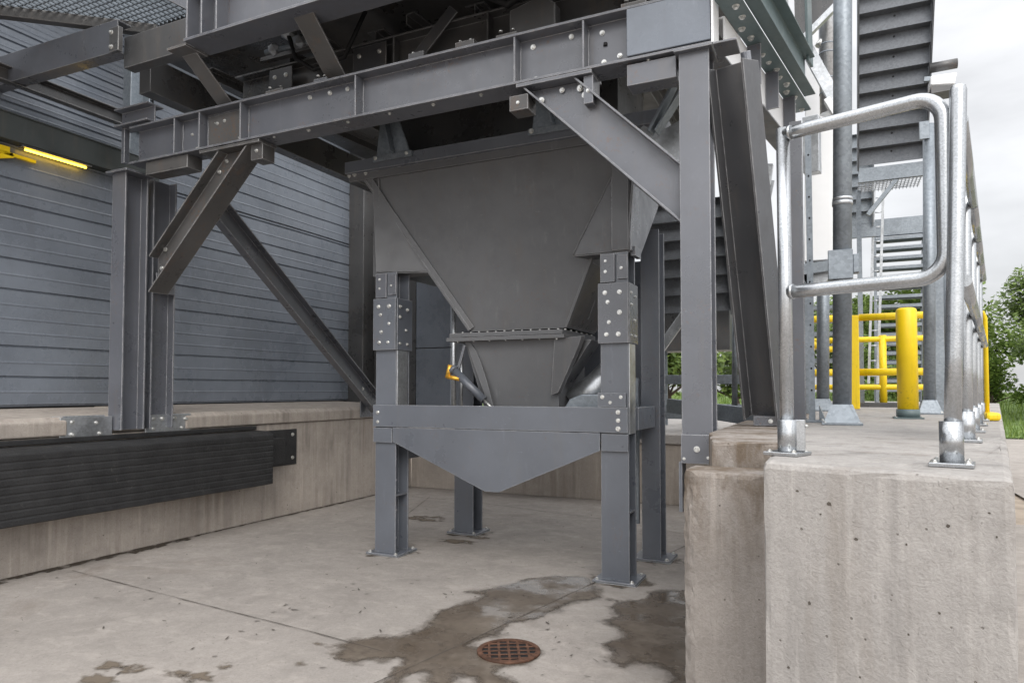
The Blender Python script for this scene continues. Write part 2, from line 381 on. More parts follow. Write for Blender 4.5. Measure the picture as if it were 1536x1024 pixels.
wet1 = [(-1.705, 4.963, 0.000), (-1.925, 4.902, 0.000), (-2.083, 4.744, 0.000), (-2.157, 4.471, 0.000), (-2.270, 4.306, 0.000), (-2.382, 4.232, 0.000), (-2.190, 4.236, 0.000), (-2.202, 4.061, 0.000), (-2.293, 3.859, 0.000), (-2.272, 3.691, 0.000), (-2.214, 3.474, 0.000), (-2.266, 3.325, 0.000), (-2.400, 3.247, 0.000), (-2.481, 3.153, 0.000), (-2.510, 3.025, 0.000), (-2.431, 3.009, 0.000), (-2.389, 2.890, 0.000), (-2.277, 2.895, 0.000), (-2.179, 2.997, 0.000), (-2.058, 3.046, 0.000), (-2.040, 2.898, 0.000), (-1.939, 2.669, 0.000), (-1.769, 2.685, 0.000), (-1.934, 2.839, 0.000), (-1.869, 2.960, 0.000), (-1.739, 2.828, 0.000), (-1.645, 2.872, 0.000), (-1.704, 3.001, 0.000), (-1.607, 2.992, 0.000), (-1.498, 2.843, 0.000), (-1.269, 2.983, 0.000), (-1.539, 3.096, 0.000), (-1.544, 3.169, 0.000), (-1.433, 3.298, 0.000), (-1.466, 3.448, 0.000), (-1.603, 3.463, 0.000), (-1.839, 3.361, 0.000), (-1.815, 3.512, 0.000), (-1.743, 3.594, 0.000), (-1.786, 3.780, 0.000), (-1.686, 3.881, -0.000), (-1.633, 4.108, 0.000), (-1.597, 4.312, 0.000), (-1.460, 4.475, 0.000), (-1.482, 4.603, 0.000), (-1.580, 4.780, 0.000)]
def grow(pts, d):
    n = len(pts); ar = sum(pts[i][0] * pts[(i + 1) % n][1] - pts[(i + 1) % n][0] * pts[i][1] for i in range(n)); sg = 1 if ar > 0 else -1; out = []
    for i in range(n):
        t = V(pts[(i + 1) % n]) - V(pts[i - 1]); t.normalize(); k = d * random.uniform(.3, 1.5); out.append((pts[i][0] + t.y * sg * k, pts[i][1] - t.x * sg * k, 0))
    return out
kind(flatpatch(wet1, .0055, 'wet_patch', 'wet', .016), 'structure'); kind(flatpatch(grow(wet1, .045), .0035, 'damp_patch', 'damp', .03), 'structure')
wet2 = [(-0.900, 4.999, 0.000), (-1.163, 4.788, 0.000), (-1.175, 4.608, 0.000), (-1.299, 4.510, 0.000), (-1.444, 4.483, 0.000), (-1.317, 4.475, 0.000), (-1.349, 4.364, 0.000), (-1.246, 4.200, 0.000), (-1.315, 4.055, -0.000), (-1.204, 3.999, 0.000), (-1.119, 3.936, 0.000), (-1.123, 3.836, 0.000), (-1.202, 3.705, 0.000), (-1.127, 3.641, 0.000), (-1.073, 3.467, 0.000), (-0.977, 3.434, 0.000), (-0.945, 3.527, 0.000), (-0.859, 3.528, 0.000), (-0.764, 3.477, 0.000), (-0.708, 3.245, 0.000), (-0.598, 3.297, 0.000)]
kind(flatpatch(wet2, .0055, 'wet_patch', 'wet', .016), 'structure'); kind(flatpatch(grow(wet2, .04), .0035, 'damp_patch', 'damp', .03), 'structure')
def blob(cx, cy, rx, ry, name, mat, n=22, z=.004, ja=.45):
    pts = []
    for k in range(n):
        a = 2 * math.pi * k / n; rr = 1 + random.uniform(-ja, ja) * .6
        pts.append((cx + rx * rr * math.cos(a), cy + ry * rr * math.sin(a), 0))
    return kind(flatpatch(pts, z, name, mat, .006, 2), 'structure')
for p, rx, ry in (((-3.345, 2.343, 0.000), .10, .06), ((-3.215, 2.377, 0.000), .09, .07), ((-2.955, 2.418, 0.000), .09, .06), ((-3.236, 2.217, 0.000), .12, .07), ((-2.841, 2.419, 0.000), .10, .09), ((-2.824, 2.606, 0.000), .06, .05),
                  ((-3.193, 5.609, 0.000), .22, .09), ((-3.107, 5.841, 0.000), .16, .07), ((-4.048, 6.451, 0.000), .24, .16), ((-2.593, 3.040, 0.000), .05, .03), ((-2.498, 2.778, 0.000), .05, .03), ((-1.622, 4.440, 0.000), .06, .03)):
    blob(p[0], p[1], rx, ry, 'damp_stain', 'spot')
g = MB()
for (y0, y1) in ((2.0, 8.4),):
    y = y0
    while y < y1:
        y2 = y + random.uniform(.05, .12); w = (.05 + .09 * random.random() ** 2) * (1.2 if y < 4.6 else .45)
        g.face([(-5.60, y, .005), (-5.60 + w, y, .005), (-5.60 + w * random.uniform(.6, 1.3), y2, .005), (-5.60, y2, .005)]); y = y2
kind(g.build('wall_base_dirt', 'dirt'), 'stuff')
g = MB()
for k in range(260):
    x = random.uniform(-5.4, -.7); y = random.uniform(2.3, 7.5); a = random.random() * 3.14; l_ = random.uniform(.006, .03) * (1 if y < 5 else 1.2); w_ = random.uniform(.002, .007)
    if random.random() < .35: x = -2.2 + random.gauss(0, .9); y = 3.6 + random.gauss(0, .5)
    cx_, sy_ = math.cos(a), math.sin(a); q = [(l_, 0), (.2 * l_, w_), (-l_, .4 * w_), (-.4 * l_, -w_)]
    g.face([(x + cx_ * i - sy_ * j, y + sy_ * i + cx_ * j, .0065) for i, j in q])
kind(g.build('grit', 'joint'), 'stuff')
for x, y in ((-3.49, 5.0), (-1.465, 5.0), (-3.30, 6.03), (-1.385, 5.76)): blob(x, y, .24, .20, 'base_grime', 'dirtring', 26, .0025)
def joint(pts, w=.006):
    g = MB()
    for a, b in zip(pts, pts[1:]):
        a, b = V(a), V(b); n = max(2, int((b - a).length / .08)); sd = (b - a).normalized().cross(V((0, 0, 1)))
        prev = None
        for k in range(n + 1):
            p = lerp(a, b, k / n); ww = w * random.uniform(.3, 1.0); q = [p + sd * (ww + random.uniform(-.002, .002)), p - sd * ww]
            q = [(v.x, v.y, .007) for v in q]
            if prev: g.face([prev[0], q[0], q[1], prev[1]])
            prev = q
    return kind(g.build('floor_joint', 'joint'), 'structure')
joint([(-5.379, 3.440, 0.000), (-3.786, 3.267, 0.000), (-2.748, 3.164, 0.000), (-2.208, 3.092, 0.000)], .005)
joint([(-1.579, 4.970, 0.000), (-1.884, 3.350, 0.000), (-2.036, 2.618, 0.000)], .006)
joint([(-5.053, 7.690, 0.000), (-4.219, 7.662, 0.000), (-2.358, 7.242, 0.000), (-1.393, 6.845, 0.000)], .007)
joint([(-4.839, 7.791, 0.000), (-4.380, 6.561, 0.000)], .005)
joint([(-1.375, 5.565, 0.000), (-1.233, 6.346, 0.000)], .005)

# ------------------------------------------------------------------ floor drain
d = thing('floor_drain', (-1.6, 3.375, 0), 'round rusty iron drain grate set in the wet concrete floor', 'drain')
def drain():
    cx, cy, r = -1.6, 3.375, .165
    b = MB(); seg = 40
    prof = [(r + .005, .004), (r + .005, .016), (r - .022, .018), (r - .022, .006)]
    rings = [[b.bm.verts.new((cx + q * math.cos(2 * math.pi * k / seg), cy + q * math.sin(2 * math.pi * k / seg), z)) for q, z in prof] for k in range(seg)]
    for k in range(seg):
        for j in range(4):
            b.bm.faces.new((rings[k][j], rings[(k + 1) % seg][j], rings[(k + 1) % seg][(j + 1) % 4], rings[k][(j + 1) % 4]))
    b.build('rim', 'rust', d, .003, 2)
    b = MB(); b.tube([(cx, cy, .0055), (cx, cy, .0075)], r - .02, 36); b.build('sump', 'black', d)
    b = MB(); R0 = r - .018; ang = R(28)
    ux, uy = math.cos(ang), math.sin(ang)
    for i in range(-2, 3):
        o = i * .052; hl = math.sqrt(max(0, R0 ** 2 - o * o))
        c1 = V((cx - uy * o, cy + ux * o, .011)); b.obox(c1 - V((ux, uy, 0)) * hl, c1 + V((ux, uy, 0)) * hl, .014, .004, (0, 0, 1))
        c2 = V((cx + ux * o, cy + uy * o, .0112)); b.obox(c2 - V((-uy, ux, 0)) * hl, c2 + V((-uy, ux, 0)) * hl, .014, .004, (0, 0, 1))
    b.build('grate', 'rust', d, .001)
drain()

# ------------------------------------------------------------------ left loading dock
dock = thing('loading_dock', (-5.6, 5.5, 0), 'stained concrete loading dock wall and ledge below the ribbed cladding', 'loading dock')
b = MB(); b.box(-9, -5.6, -3, 8.5, 0, 1.03); b.build('wall', 'dockc', dock, .006)
b = MB()  # coping, sloping gently up to the building
for y0, y1 in ((-3, 3.50), (4.62, 8.5)):
    b.prism([(-6.98, y0, 1.03), (-5.57, y0, 1.035), (-5.57, y0, 1.15), (-5.62, y0, 1.185), (-6.98, y0, 1.235)], (0, y1 - y0, 0))
b.prism([(-6.98, 3.51, 1.03), (-5.66, 3.51, 1.035), (-5.66, 3.51, 1.17), (-6.98, 3.51, 1.23)], (0, 1.10, 0))
b.build('coping', 'dockc', dock, .012, 2)

bw = thing('rear_wall', (-3.1, 8.5, 0), 'low concrete wall with flat top across the back behind the hopper', 'wall')
b = MB(); b.box(-5.6, -.62, 8.5, 8.9, 0, .74); b.build('wall', 'dockc', bw, .006)
b = MB(); b.box(-5.6, -.62, 8.46, 14, .74, .86); b.build('coping', 'concrete', bw, .01)

# bumper
bp = thing('dock_bumper', (-5.4, 3.7, .68), 'long ribbed black rubber bumper fixed to the left concrete dock wall', 'bumper')
b = MB()
prof = []; nrib = 9; z0, z1 = .42, .94
prof.append((-5.595, z0)); 
for i in range(nrib):
    za = z0 + (z1 - z0) * i / nrib; zb = z0 + (z1 - z0) * (i + 1) / nrib; h_ = zb - za
    prof += [(-5.3315, za + .004), (-5.328, za + .012), (-5.328, zb - .012), (-5.3315, zb - .002)]
prof += [(-5.36, z1 + .015), (-5.40, z1 + .03), (-5.595, z1 + .035)]
ys = [1.2 + .14 * k for k in range(32)]; ys[-1] = 5.50
rows = []
for y in ys:
    e = 1 if y < 5.48 else 0
    jx, jz = random.uniform(-.0015, .0015), random.uniform(-.0015, .0015)
    rows.append([b.bm.verts.new((x + (jx if x > -5.5 else 0) - (0 if e else (.006 if x > -5.5 else 0)), y, z + jz)) for x, z in prof])
for a, c in zip(rows, rows[1:]):
    for j in range(len(prof)):
        b.bm.faces.new((a[j], a[(j + 1) % len(prof)], c[(j + 1) % len(prof)], c[j]))
b.bm.faces.new(rows[0]); b.bm.faces.new(list(reversed(rows[-1])))
b.build('body', 'rubber', bp, .004)
b = MB(); b.box(-5.60, -5.55, 1.2, 5.48, .985, 1.022); b.build('top_strip', 'rubber', bp, .003)
b = MB(); b.box(-5.6, -5.585, 5.47, 6.12, .56, .96); b.box(-5.585, -5.45, 5.505, 5.80, .60, .88); br = b.build('mounting_bracket', 'rubber', bp, .004)
b = MB(); b.tube([(-5.586, 5.93, .80), (-5.580, 5.93, .80)], .03, 12); b.build('slot', 'black', br)
for z in (.64, .90): bolt(br, (-5.585, 6.05, z), (1, 0, 0), .02)

# ------------------------------------------------------------------ cladding building
wh = thing('warehouse', (-7, 5, 1.2), 'blue grey building front of horizontal ribbed metal cladding on the left', 'building')
def cladprof(z0, z1, step, deep, fine):
    """profile x,z pairs along height: deep grooves and fine ribs"""
    pr = []; z = z0
    k = 0
    while z < z1 - 1e-4:
        h_ = min(step[k % len(step)], z1 - z); nf = max(1, round(h_ / fine)); fh = h_ / nf
        pr += [(0 - deep, z), (-deep, z + .012), (0, z + .02)]
        for i in range(nf):
            za = z + fh * i
            if i: pr += [(.0, za - .012), (.0035, za - .002), (.0035, za + .003), (.0, za + .014)]
        pr += [(0, z + h_ - .004)]
        z += h_; k += 1
    return pr
def clad(b, x, y0, y1, pr, ny=26):
    rows = []
    for k in range(ny + 1):
        y = y0 + (y1 - y0) * k / ny
        rows.append([b.bm.verts.new((x + p + .0022 * math.sin(y * 5.1 + z * 3.7) * math.sin(y * 2.3 - z * 7.1) + random.uniform(-.0004, .0004), y, z + .002 * math.sin(y * 3.1 + z * 11))) for p, z in pr])
    for a, c in zip(rows, rows[1:]):
        for i in range(len(pr) - 1): b.bm.faces.new((a[i], a[i + 1], c[i + 1], c[i]))
b = MB(); clad(b, -6.9, -2, 8.68, cladprof(1.245, 3.72, (.27, .285, .53, .29, .52, .24, .30), .018, .14)); b.build('door_panel', 'cladding', wh)
b = MB(); clad(b, -6.9, 5.22, 8.68, cladprof(3.72, 6.6, (.26, .30, .26, .5), .018, .14)); b.build('cladding', 'cladding', wh)
b = MB(); clad(b, -6.9, -2, 5.2, cladprof(3.99, 6.6, (.12, .12, .36), .02, .06)); b.build('cladding', 'cladding', wh)
b = MB(); b.box(-6.93, -6.78, -2, 5.22, 3.72, 3.985); b.tube([(-6.78, -2, 3.975), (-6.78, 5.2, 3.975)], .012, 8); b.build('lintel', 'lintel', wh, .008)
b = MB(); b.box(-6.885, -6.845, -2, 3.72, 3.60, 3.67); b.obox((-6.86, 3.15, 3.62), (-6.86, 3.95, 3.60), .03, .03, (0, 0, 1)); b.obox((-6.86, 3.35, 3.46), (-6.86, 3.75, 3.60), .03, .045, (0, 0, 1)); b.build('yellow_girt', 'yellow', wh)
b = MB(); b.box(-6.95, -6.62, 8.68, 8.96, 1.2, 6.6); b.build('door_jamb', 'dark', wh, .004)
b = MB(); b.box(-9, -7.0, -2, 9, 1.03, 1.2); b.box(-6.98, -6.93, -2, 8.68, 1.15, 1.25); b.build('threshold', 'black', wh)
b = MB(); b.prism([(-6.9, -4, 5.75), (-6.25, -4, 5.65), (-6.25, -4, 5.8), (-6.9, -4, 5.95)], (0, 13, 0)); b.build('unseen_shade_eave', 'dark', wh)  # unseen overhang, added to shade the upper cladding
b = MB(); b.box(-9, -7.36, -2, 9.0, 1.2, 6.8); b.build('wall_core', 'dark', wh)
b = MB(); b.box(-8.5, -6.3, 8.97, 9.3, .86, 6.8); b.build('end_wall', 'dark', wh)
lp = thing('strip_lamp', (-6.83, 4.0, 3.70), 'lit yellow strip lamp glowing under the lintel above the door cladding', 'lamp')
b = MB(); b.box(-6.865, -6.795, 3.80, 4.46, 3.698, 3.718); b.build('housing', 'dark', lp)
b = MB(); b.tube([(-6.83, 3.84, 3.684), (-6.83, 4.42, 3.684)], .011, 10); b.build('tube', 'lamp', lp)

# ------------------------------------------------------------------ steel platform frame
fr = thing('equipment_platform', (-3.1, 3.9, 1.0), 'dark grey bolted steel platform of columns, beams and braces over the hopper', 'steel platform')
# left column pair
b = MB(); b.ibeam((-5.575, 4.01, 1.06), (-5.575, 4.01, 3.30), .22, .17, (0, 1, 0)); c1 = b.build('column', 'steel', fr, .002)
b = MB(); b.box(-5.70, -5.43, 3.86, 4.14, 3.30, 3.318); b.build('cap_plate', 'steel', c1, .002)
b = MB(); b.box(-5.655, -5.64, 3.42, 3.86, 1.0, 1.19) ; b.box(-5.598, -5.585, 3.45, 3.89, 1.0, 1.18); b.build('base_plate', 'galv', c1, .003)
for y, z in ((3.55, 1.14), (3.55, 1.04), (3.75, 1.13), (3.78, 1.04)): bolt(c1, (-5.585, y, z), (1, 0, 0), .018)
b = MB(); b.ibeam((-5.60, 4.31, 1.06), (-5.60, 4.31, 3.34), .24, .17, (0, 1, 0)); c2 = b.build('column', 'steel', fr, .002)
b = MB(); b.box(-5.598, -5.583, 4.20, 4.68, 1.0, 1.18); b.build('base_plate', 'galv', c2, .003)
for y, z in ((4.28, 1.14), (4.28, 1.05), (4.37, 1.14), (4.50, 1.14), (4.58, 1.05), (4.62, 1.13)): bolt(c2, (-5.583, y, z), (1, 0, 0), .017)
b = MB(); b.box(-5.51, -5.50, 4.22, 4.41, 2.28, 2.46); pl = b.build('splice_plate', 'steel', c2, .002)
for y in (4.26, 4.36): bolt(pl, (-5.50, y, 2.34), (1, 0, 0), .016)
# right column
b = MB(); b.ibeam((-.695, 3.985, 1.0), (-.695, 3.985, 3.335), .17, .168, (0, 1, 0)); c3 = b.build('column', 'steel', fr, .002)
b = MB(); b.box(-.80, -.59, 3.86, 4.10, 3.335, 3.352); b.box(-.585, -.46, 3.87, 4.05, 3.34, 3.352); b.build('cap_plate', 'steel', c3, .002)
b = MB(); b.box(-.782, -.61, 3.885, 3.8985, .995, 1.155); pl = b.build('base_plate', 'steel', c3, .002)
bolt(pl, (-.695, 3.885, 1.075), (0, -1, 0), .017); bolt(pl, (-.765, 3.885, 1.02), (0, -1, 0), .007); bolt(pl, (-.635, 3.885, 1.03), (0, -1, 0), .007)
b = MB(); b.box(-.80, -.78, 3.91, 4.02, .72, 1.0); b.build('hanger_plate', 'belt', c3, .002)
# main beam along X
def main_beam():
    b = MB(); b.ibeam((-5.46, 4.0, 3.53), (-.60, 4.0, 3.53), .335, .20, (0, 0, 1), .016); mb = b.build('main_beam', 'steel', fr, .002)
    for x in (-4.92, -4.63, -4.18, -3.07, -1.82, -1.36):
        b = MB(); b.box(x, x + .012, 3.905, 3.994, 3.3805, 3.6795); b.build('stiffener', 'steel', mb, .0015)
    b = MB(); b.box(-1.08, -.602, 3.892, 3.990, 3.384, 3.676); b.build('end_cover', 'cladding', mb, .003)
    b = MB(); b.box(-.598, -.585, 3.895, 4.10, 3.365, 3.70); b.build('end_plate', 'white', mb, .002)  # galvanised plate, its overexposed glare put in as white
    b = MB(); b.box(-4.60, -4.20, 3.980, 3.993, 3.40, 3.66); wp = b.build('web_plate', 'brown', mb, .002)
    for x, z in ((-4.80, 3.55), (-4.74, 3.42), (-4.53, 3.6), (-4.53, 3.46)): bolt(mb, (x, 3.993, z), (0, -1, 0), .014)
    for x, z in ((-4.50, 3.59), (-4.42, 3.60), (-4.25, 3.43)): bolt(wp, (x, 3.98, z), (0, -1, 0), .013)
    for x in (-3.55, -3.20, -3.36): bolt(mb, (x, 3.993, 3.635), (0, -1, 0), .015)
    for x, z in ((-1.70, 3.41), (-1.46, 3.64), (-1.72, 3.63), (-1.26, 3.62), (-1.25, 3.43), (-1.15, 3.45)): bolt(mb, (x, 3.993, z), (0, -1, 0), .015)
    for x in (-4.93, -4.52, -3.52, -3.3, -1.86, -1.5): bolt(mb, (x, 3.95, 3.698), (0, 0, 1), .016)
    b = MB(); b.tube([(-1.24, 3.991, 3.53), (-1.24, 3.995, 3.55)], .013, 8); b.build('slot', 'black', mb)
    b = MB(); b.box(-5.28, -4.78, 3.93, 4.08, 3.25, 3.36); b.build('packer', 'brown', mb, .003)
    b = MB(); b.box(-1.09, -.80, 3.93, 4.07, 3.22, 3.35); b.build('packer', 'steel', mb, .003)
main_beam()
# knee braces
b = MB(); p0, p1 = V((-1.80, 4.0, 3.55)), V((-.5, 4.0, 2.255)); b.ibeam(p0, p1, .25, .16, (1, 0, 1), .012); b.cut((0, 0, 3.335), (0, 0, 1)); b.cut((-.782, 0, 0), (1, 0, 0)); kb = b.build('knee_brace', 'steel', fr, .002)
b = MB(); b.box(-1.80, -1.30, 3.90, 4.1, 3.337, 3.36); b.build('seat_plate', 'steel', kb, .002)
for x, z in ((-1.66, 3.26), (-1.52, 3.30), (-1.40, 3.29), (-1.37, 3.24)): bolt(kb, (x, 3.985, z), (0, -1, 0), .018)
b = MB(); b.box(-1.36, -1.30, 3.93, 4.06, 3.16, 3.335); cl = b.build('cleat', 'steel', kb, .002); bolt(cl, (-1.33, 3.93, 3.24), (0, -1, 0), .014)
b = MB(); b.box(-1.86, -1.73, 3.93, 4.06, 3.20, 3.30); cl = b.build('cleat', 'brown', kb, .003); bolt(cl, (-1.80, 3.93, 3.25), (0, -1, 0), .012)
b = MB(); b.ibeam((-4.08, 4.02, 3.53), (-5.60, 4.02, 2.0), .225, .19, (1, 0, -1), .012); b.cut((0, 0, 3.332), (0, 0, 1)); b.cut((-5.215, 0, 0), (-1, 0, 0)); kb = b.build('knee_brace', 'brown', fr, .002)
b = MB(); b.box(-4.62, -3.98, 3.91, 4.10, 3.334, 3.358); b.build('seat_plate', 'brown', kb, .002)
b = MB(); b.box(-4.10, -3.98, 3.95, 4.08, 3.21, 3.334); cl = b.build('cleat', 'brown', kb, .002); bolt(cl, (-4.04, 3.95, 3.28), (0, -1, 0), .016)
for p in ((-4.42, 4.01, 3.27), (-4.50, 4.01, 3.19), (-5.12, 4.01, 2.60), (-5.16, 4.01, 2.44)): bolt(kb, p, (0, -1, 0), .017)
# long brace down to the dock edge
b = MB(); b.chan((-5.50, 4.62, 3.38), (-5.50, 7.46, 1.20), .23, .10, (0, 1, 1), (1, 0, 0)); lb = b.build('long_brace', 'steel', fr, .002)
b = MB(); b.box(-5.57, -5.555, 7.25, 7.62, 1.05, 1.26); b.build('foot_plate', 'steel', lb, .002)
bolt(lb, (-5.488, 4.85, 3.26), (1, 0, 0), .02); bolt(lb, (-5.488, 7.2, 1.42), (1, 0, 0), .02)
# diagonal brace beside the right column
b = MB(); p0, p1 = V((-.50, 4.0, 3.26)), V((-.385, 4.56, 1.24)); b.ibeam(p0, p1, .22, .20, (-1, .35, 0), .014, .012); db = b.build('raking_brace', 'rake', fr, .002)
b = MB(); b.box(-.46, -.31, 4.5, 4.64, 1.182, 1.24); fp = b.build('foot_plate', 'steel', db, .002); bolt(fp, (-.36, 4.5, 1.21), (0, -1, 0), .014)
b = MB(); b.tube([(-.43, 4.02, 3.33), (-.36, 4.25, 2.6)], .028, 12); b.build('pipe_brace', 'steel', db)
# edge beam to the rear, turned about ten degrees
ux, uy = math.sin(R(9.45)), math.cos(R(9.45))
def E(L, o=0, z=0): return V((-.57 + ux * L + uy * o, 4.02 + uy * L - ux * o, z))
b = MB(); b.chan(E(.1, 0, 3.49), E(2.0, 0, 3.49), .27, .09, (0, 0, 1), (-1, 0, 0)); eb = b.build('edge_beam', 'white', fr, .002)  # galvanised web coloured white to carry the bright side light
b = MB(); b.obox(E(.02, -.06, 3.351), E(2.0, -.06, 3.351), .15, .010, (0, 0, 1)); b.build('bottom_flange', 'steel', eb)
b = MB(); b.obox(E(-.1, .065, 3.635), E(1.85, .065, 3.635), .13, .012, (0, 0, 1)); tf = b.build('bolted_flange', 'teal', eb, .002)
for k in range(14):
    bolt(tf, E(.04 + .135 * k, .06 + random.uniform(-.03, .03), 3.629), (0, 0, -1), .02)
for L in (.55, 1.0, 1.5):
    b = MB(); b.obox(E(L, .045, 3.36), E(L, .045, 3.625), .012, .085, (uy, -ux, 0)); b.build('stiffener', 'steel', eb)
b = MB(); b.chan(E(-.3, .13, 3.795), E(1.60, .13, 3.795), .30, .08, (0, 0, 1), (1, 0, 0), .010); b.build('upper_channel', 'teal', fr, .002)
b = MB(); b.obox(E(-.3, .10, 4.35), E(1.25, .10, 4.35), .006, .80, (0, 0, 1)); b.build('side_sheet', 'galv', fr)
b = MB(); b.obox(E(1.62, .17, 3.90), E(1.50, .17, 5.6), .16, .02, (uy, -ux, 0)); b.build('hanger_post', 'teal', fr, .003)
b = MB(); b.obox(E(2.02, .10, 3.16), E(2.02, .10, 3.63), .10, .12, (uy, -ux, 0)); b.build('end_block', 'galv', fr, .003)
b = MB(); b.prism([(-1.307, 4.700, 3.177), (-0.936, 4.700, 2.940), (-0.933, 4.700, 3.269), (-1.094, 4.700, 3.201), (-1.187, 4.700, 3.275)], (0, .012, 0)); b.build('gusset_plate', 'galv', fr, .002)
b = MB(); b.obox((-1.092, 4.500, 3.131), (-0.926, 4.500, 3.432), .10, .02, (1, 0, 0)); b.obox((-1.052, 4.520, 3.131), (-0.887, 4.520, 3.377), .012, .12, (0, 1, 0)); b.build('hanger_strut', 'galvdull', fr, .002)
b = MB(); b.obox((-0.541, 5.600, 3.092), (-0.415, 5.600, 3.075), .05, .16, (0, 0, 1)); b.obox((-0.462, 5.700, 3.067), (-0.536, 5.700, 2.698), .012, .12, (1, 0, 0)); b.build('tie_plate', 'galv', fr, .002)
# floor beams and upper beam
b = MB(); b.ibeam((-4.32, 3.62, 4.24), (-.9, 3.62, 4.24), .44, .24, (0, 0, 1), .02); ub = b.build('upper_beam', 'steel', fr, .002)
for x in (-4.30, -4.15, -4.00):
    b = MB(); b.box(x, x + .014, 3.502, 3.614, 4.042, 4.438); b.build('stiffener', 'steel', ub, .0015)
for x, z in ((-4.22, 4.24), (-4.06, 4.24), (-4.22, 4.07), (-4.06, 4.08), (-4.09, 4.25)): bolt(ub, (x, 3.614, z), (0, -1, 0), .016)
b = MB(); b.chan((-5.12, 3.60, 4.15), (-4.322, 3.60, 4.15), .26, .10, (0, 0, 1), (0, 1, 0)); b.build('fascia', 'dark', ub, .003)
b = MB(); b.ibeam((-4.62, 4.36, 3.94), (-.72, 4.36, 3.94), .40, .18, (0, 0, 1)); sb = b.build('secondary_beam', 'dark', fr, .002)
for x0, x1 in ((-3.36, -3.05), (-4.22, -3.98)):
    b = MB(); b.box(x0, x1, 4.255, 4.268, 3.74, 4.10); ep = b.build('end_plate', 'rake', sb, .002)
    for x in (x0 + .06, x1 - .06):
        for z in (3.84, 4.03): bolt(ep, (x, 4.255, z), (0, -1, 0), .018)
for x in (-3.0, -2.2, -1.8, -1.2):
    b = MB(); b.box(x, x + .012, 4.272, 4.352, 3.755, 4.125); b.build('stiffener', 'dark', sb, .0015)
for x in (-5.22, -4.2, -3.3, -2.4, -1.5):
    b = MB()
    if x == -5.22: b.box(-5.45, -5.31, 3.98, 8.3, 4.02, 4.34)
    else: b.ibeam((x, 4.46, 4.2), (x, 8.3, 4.2), .30, .16, (0, 0, 1))
    b.build('joist', 'dark', fr, .003)
b = MB(); b.obox((-4.42, 3.62, 4.02), (-4.41, 4.02, 3.705), .012, .15, (1, 0, 0)); b.box(-4.52, -4.32, 3.52, 3.72, 4.000, 4.018); b.build('hanger_strut', 'brown', fr, .002)
b = MB(); b.obox((-3.27, 3.60, 4.03), (-3.31, 4.06, 3.70), .014, .17, (1, 0, 0)); b.build('hanger_strut', 'brown', fr, .002)
b = MB(); b.prism([(-4.30, 3.60, 4.47), (-.70, 3.60, 4.47), (-.70, 8.6, 4.47), (-5.5, 8.6, 4.47), (-5.5, 4.1, 4.47), (-4.30, 4.1, 4.47)], (0, 0, .06)); b.build('deck_plate', 'dark', fr)
b = MB(); b.chan((-9.0, 3.56, 4.36), (-5.15, 3.56, 4.29), .27, .12, (0, 0, 1), (0, 1, 0)); ob = b.build('outrigger_beam', 'steel', fr, .002)
b = MB(); b.obox((-6.6, 2.96, 4.60), (-5.28, 4.02, 4.58), .08, .09, (0, 0, 1)); b.build('diagonal_bearer', 'dark', fr, .003)
b = MB(); b.box(-5.13, -5.02, 3.48, 3.52, 4.10, 4.30); cl = b.build('cleat', 'dark', ob, .003); bolt(cl, (-5.10, 3.48, 4.26), (0, -1, 0), .018); bolt(cl, (-5.10, 3.48, 4.14), (0, -1, 0), .018)
b = MB(); b.ibeam((-5.62, 3.95, 3.79), (-5.20, 3.95, 3.79), .16, .16, (0, 0, 1)); b.box(-5.60, -5.56, 3.93, 3.98, 3.4, 3.72); b.build('stub_beam', 'steel', fr, .002)
b = MB(); b.chan((-6.6, 4.75, 3.9), (-6.6, 4.75, 5.3), .22, .12, (0, 1, 0), (1, 0, 0)); b.build('wall_post', 'galvdull', fr, .002)
b = MB(); b.chan((-6.62, 4.9, 4.24), (-6.62, -1.5, 4.24), .15, .08, (0, 0, 1), (1, 0, 0)); b.build('wall_rail', 'dark', fr, .002)
for x in (-5.0, -3.75, -2.9, -2.05, -1.15):
    b = MB(); b.angle((x, 4.3, 4.30), (x + .35, 8.0, 4.30), .08, .08, (1, 0, 0), (0, 0, -1), .008); b.build('bracing_angle', 'dark', fr)
b = MB(); b.tube([(-4.9, 4.15, 3.78), (-3.7, 4.15, 3.80), (-2.6, 4.15, 3.78), (-.8, 4.15, 3.79)], .02, 10); b.build('conduit', 'galvdull', fr)
b = MB(); b.tube([(-4.0, 4.20, 4.42), (-3.9, 4.22, 4.12), (-3.7, 4.2, 3.98), (-3.4, 4.2, 4.02), (-3.2, 4.2, 4.35)], .018, 8); b.build('cable', 'black', fr)
b = MB(); b.tube([(-2.2, 4.18, 4.4), (-2.15, 4.2, 4.2), (-2.0, 4.2, 4.1), (-1.85, 4.2, 4.16), (-1.8, 4.2, 4.4)], .03, 10); b.build('cable', 'black', fr)
b = MB(); b.prism([(-1.95, 4.12, 3.74), (-1.62, 4.12, 3.74), (-1.62, 4.12, 3.98), (-1.72, 4.12, 4.05), (-1.95, 4.12, 4.0)], (0, .1, 0)); b.build('junction_box', 'dark', fr, .006)
for x in [-4.95 + .36 * k for k in range(12)]:
    bolt(fr, (x + random.uniform(-.03, .03), 3.95, 3.3625), (0, 0, -1), .013)
for x in (-3.92, -3.45, -2.62, -2.25, -1.95, -1.12):
    w_ = random.uniform(.10, .18); b = MB(); b.box(x, x + w_, 3.915, 4.05, 3.699, 3.699 + random.uniform(.02, .05)); sh = b.build('packer', random.choice(('steel', 'brown', 'rake')), fr, .002)
    bolt(sh, (x + .03, 3.93, 3.745), (0, 0, 1), .014); bolt(sh, (x + w_ - .03, 3.93, 3.74), (0, 0, 1), .012)
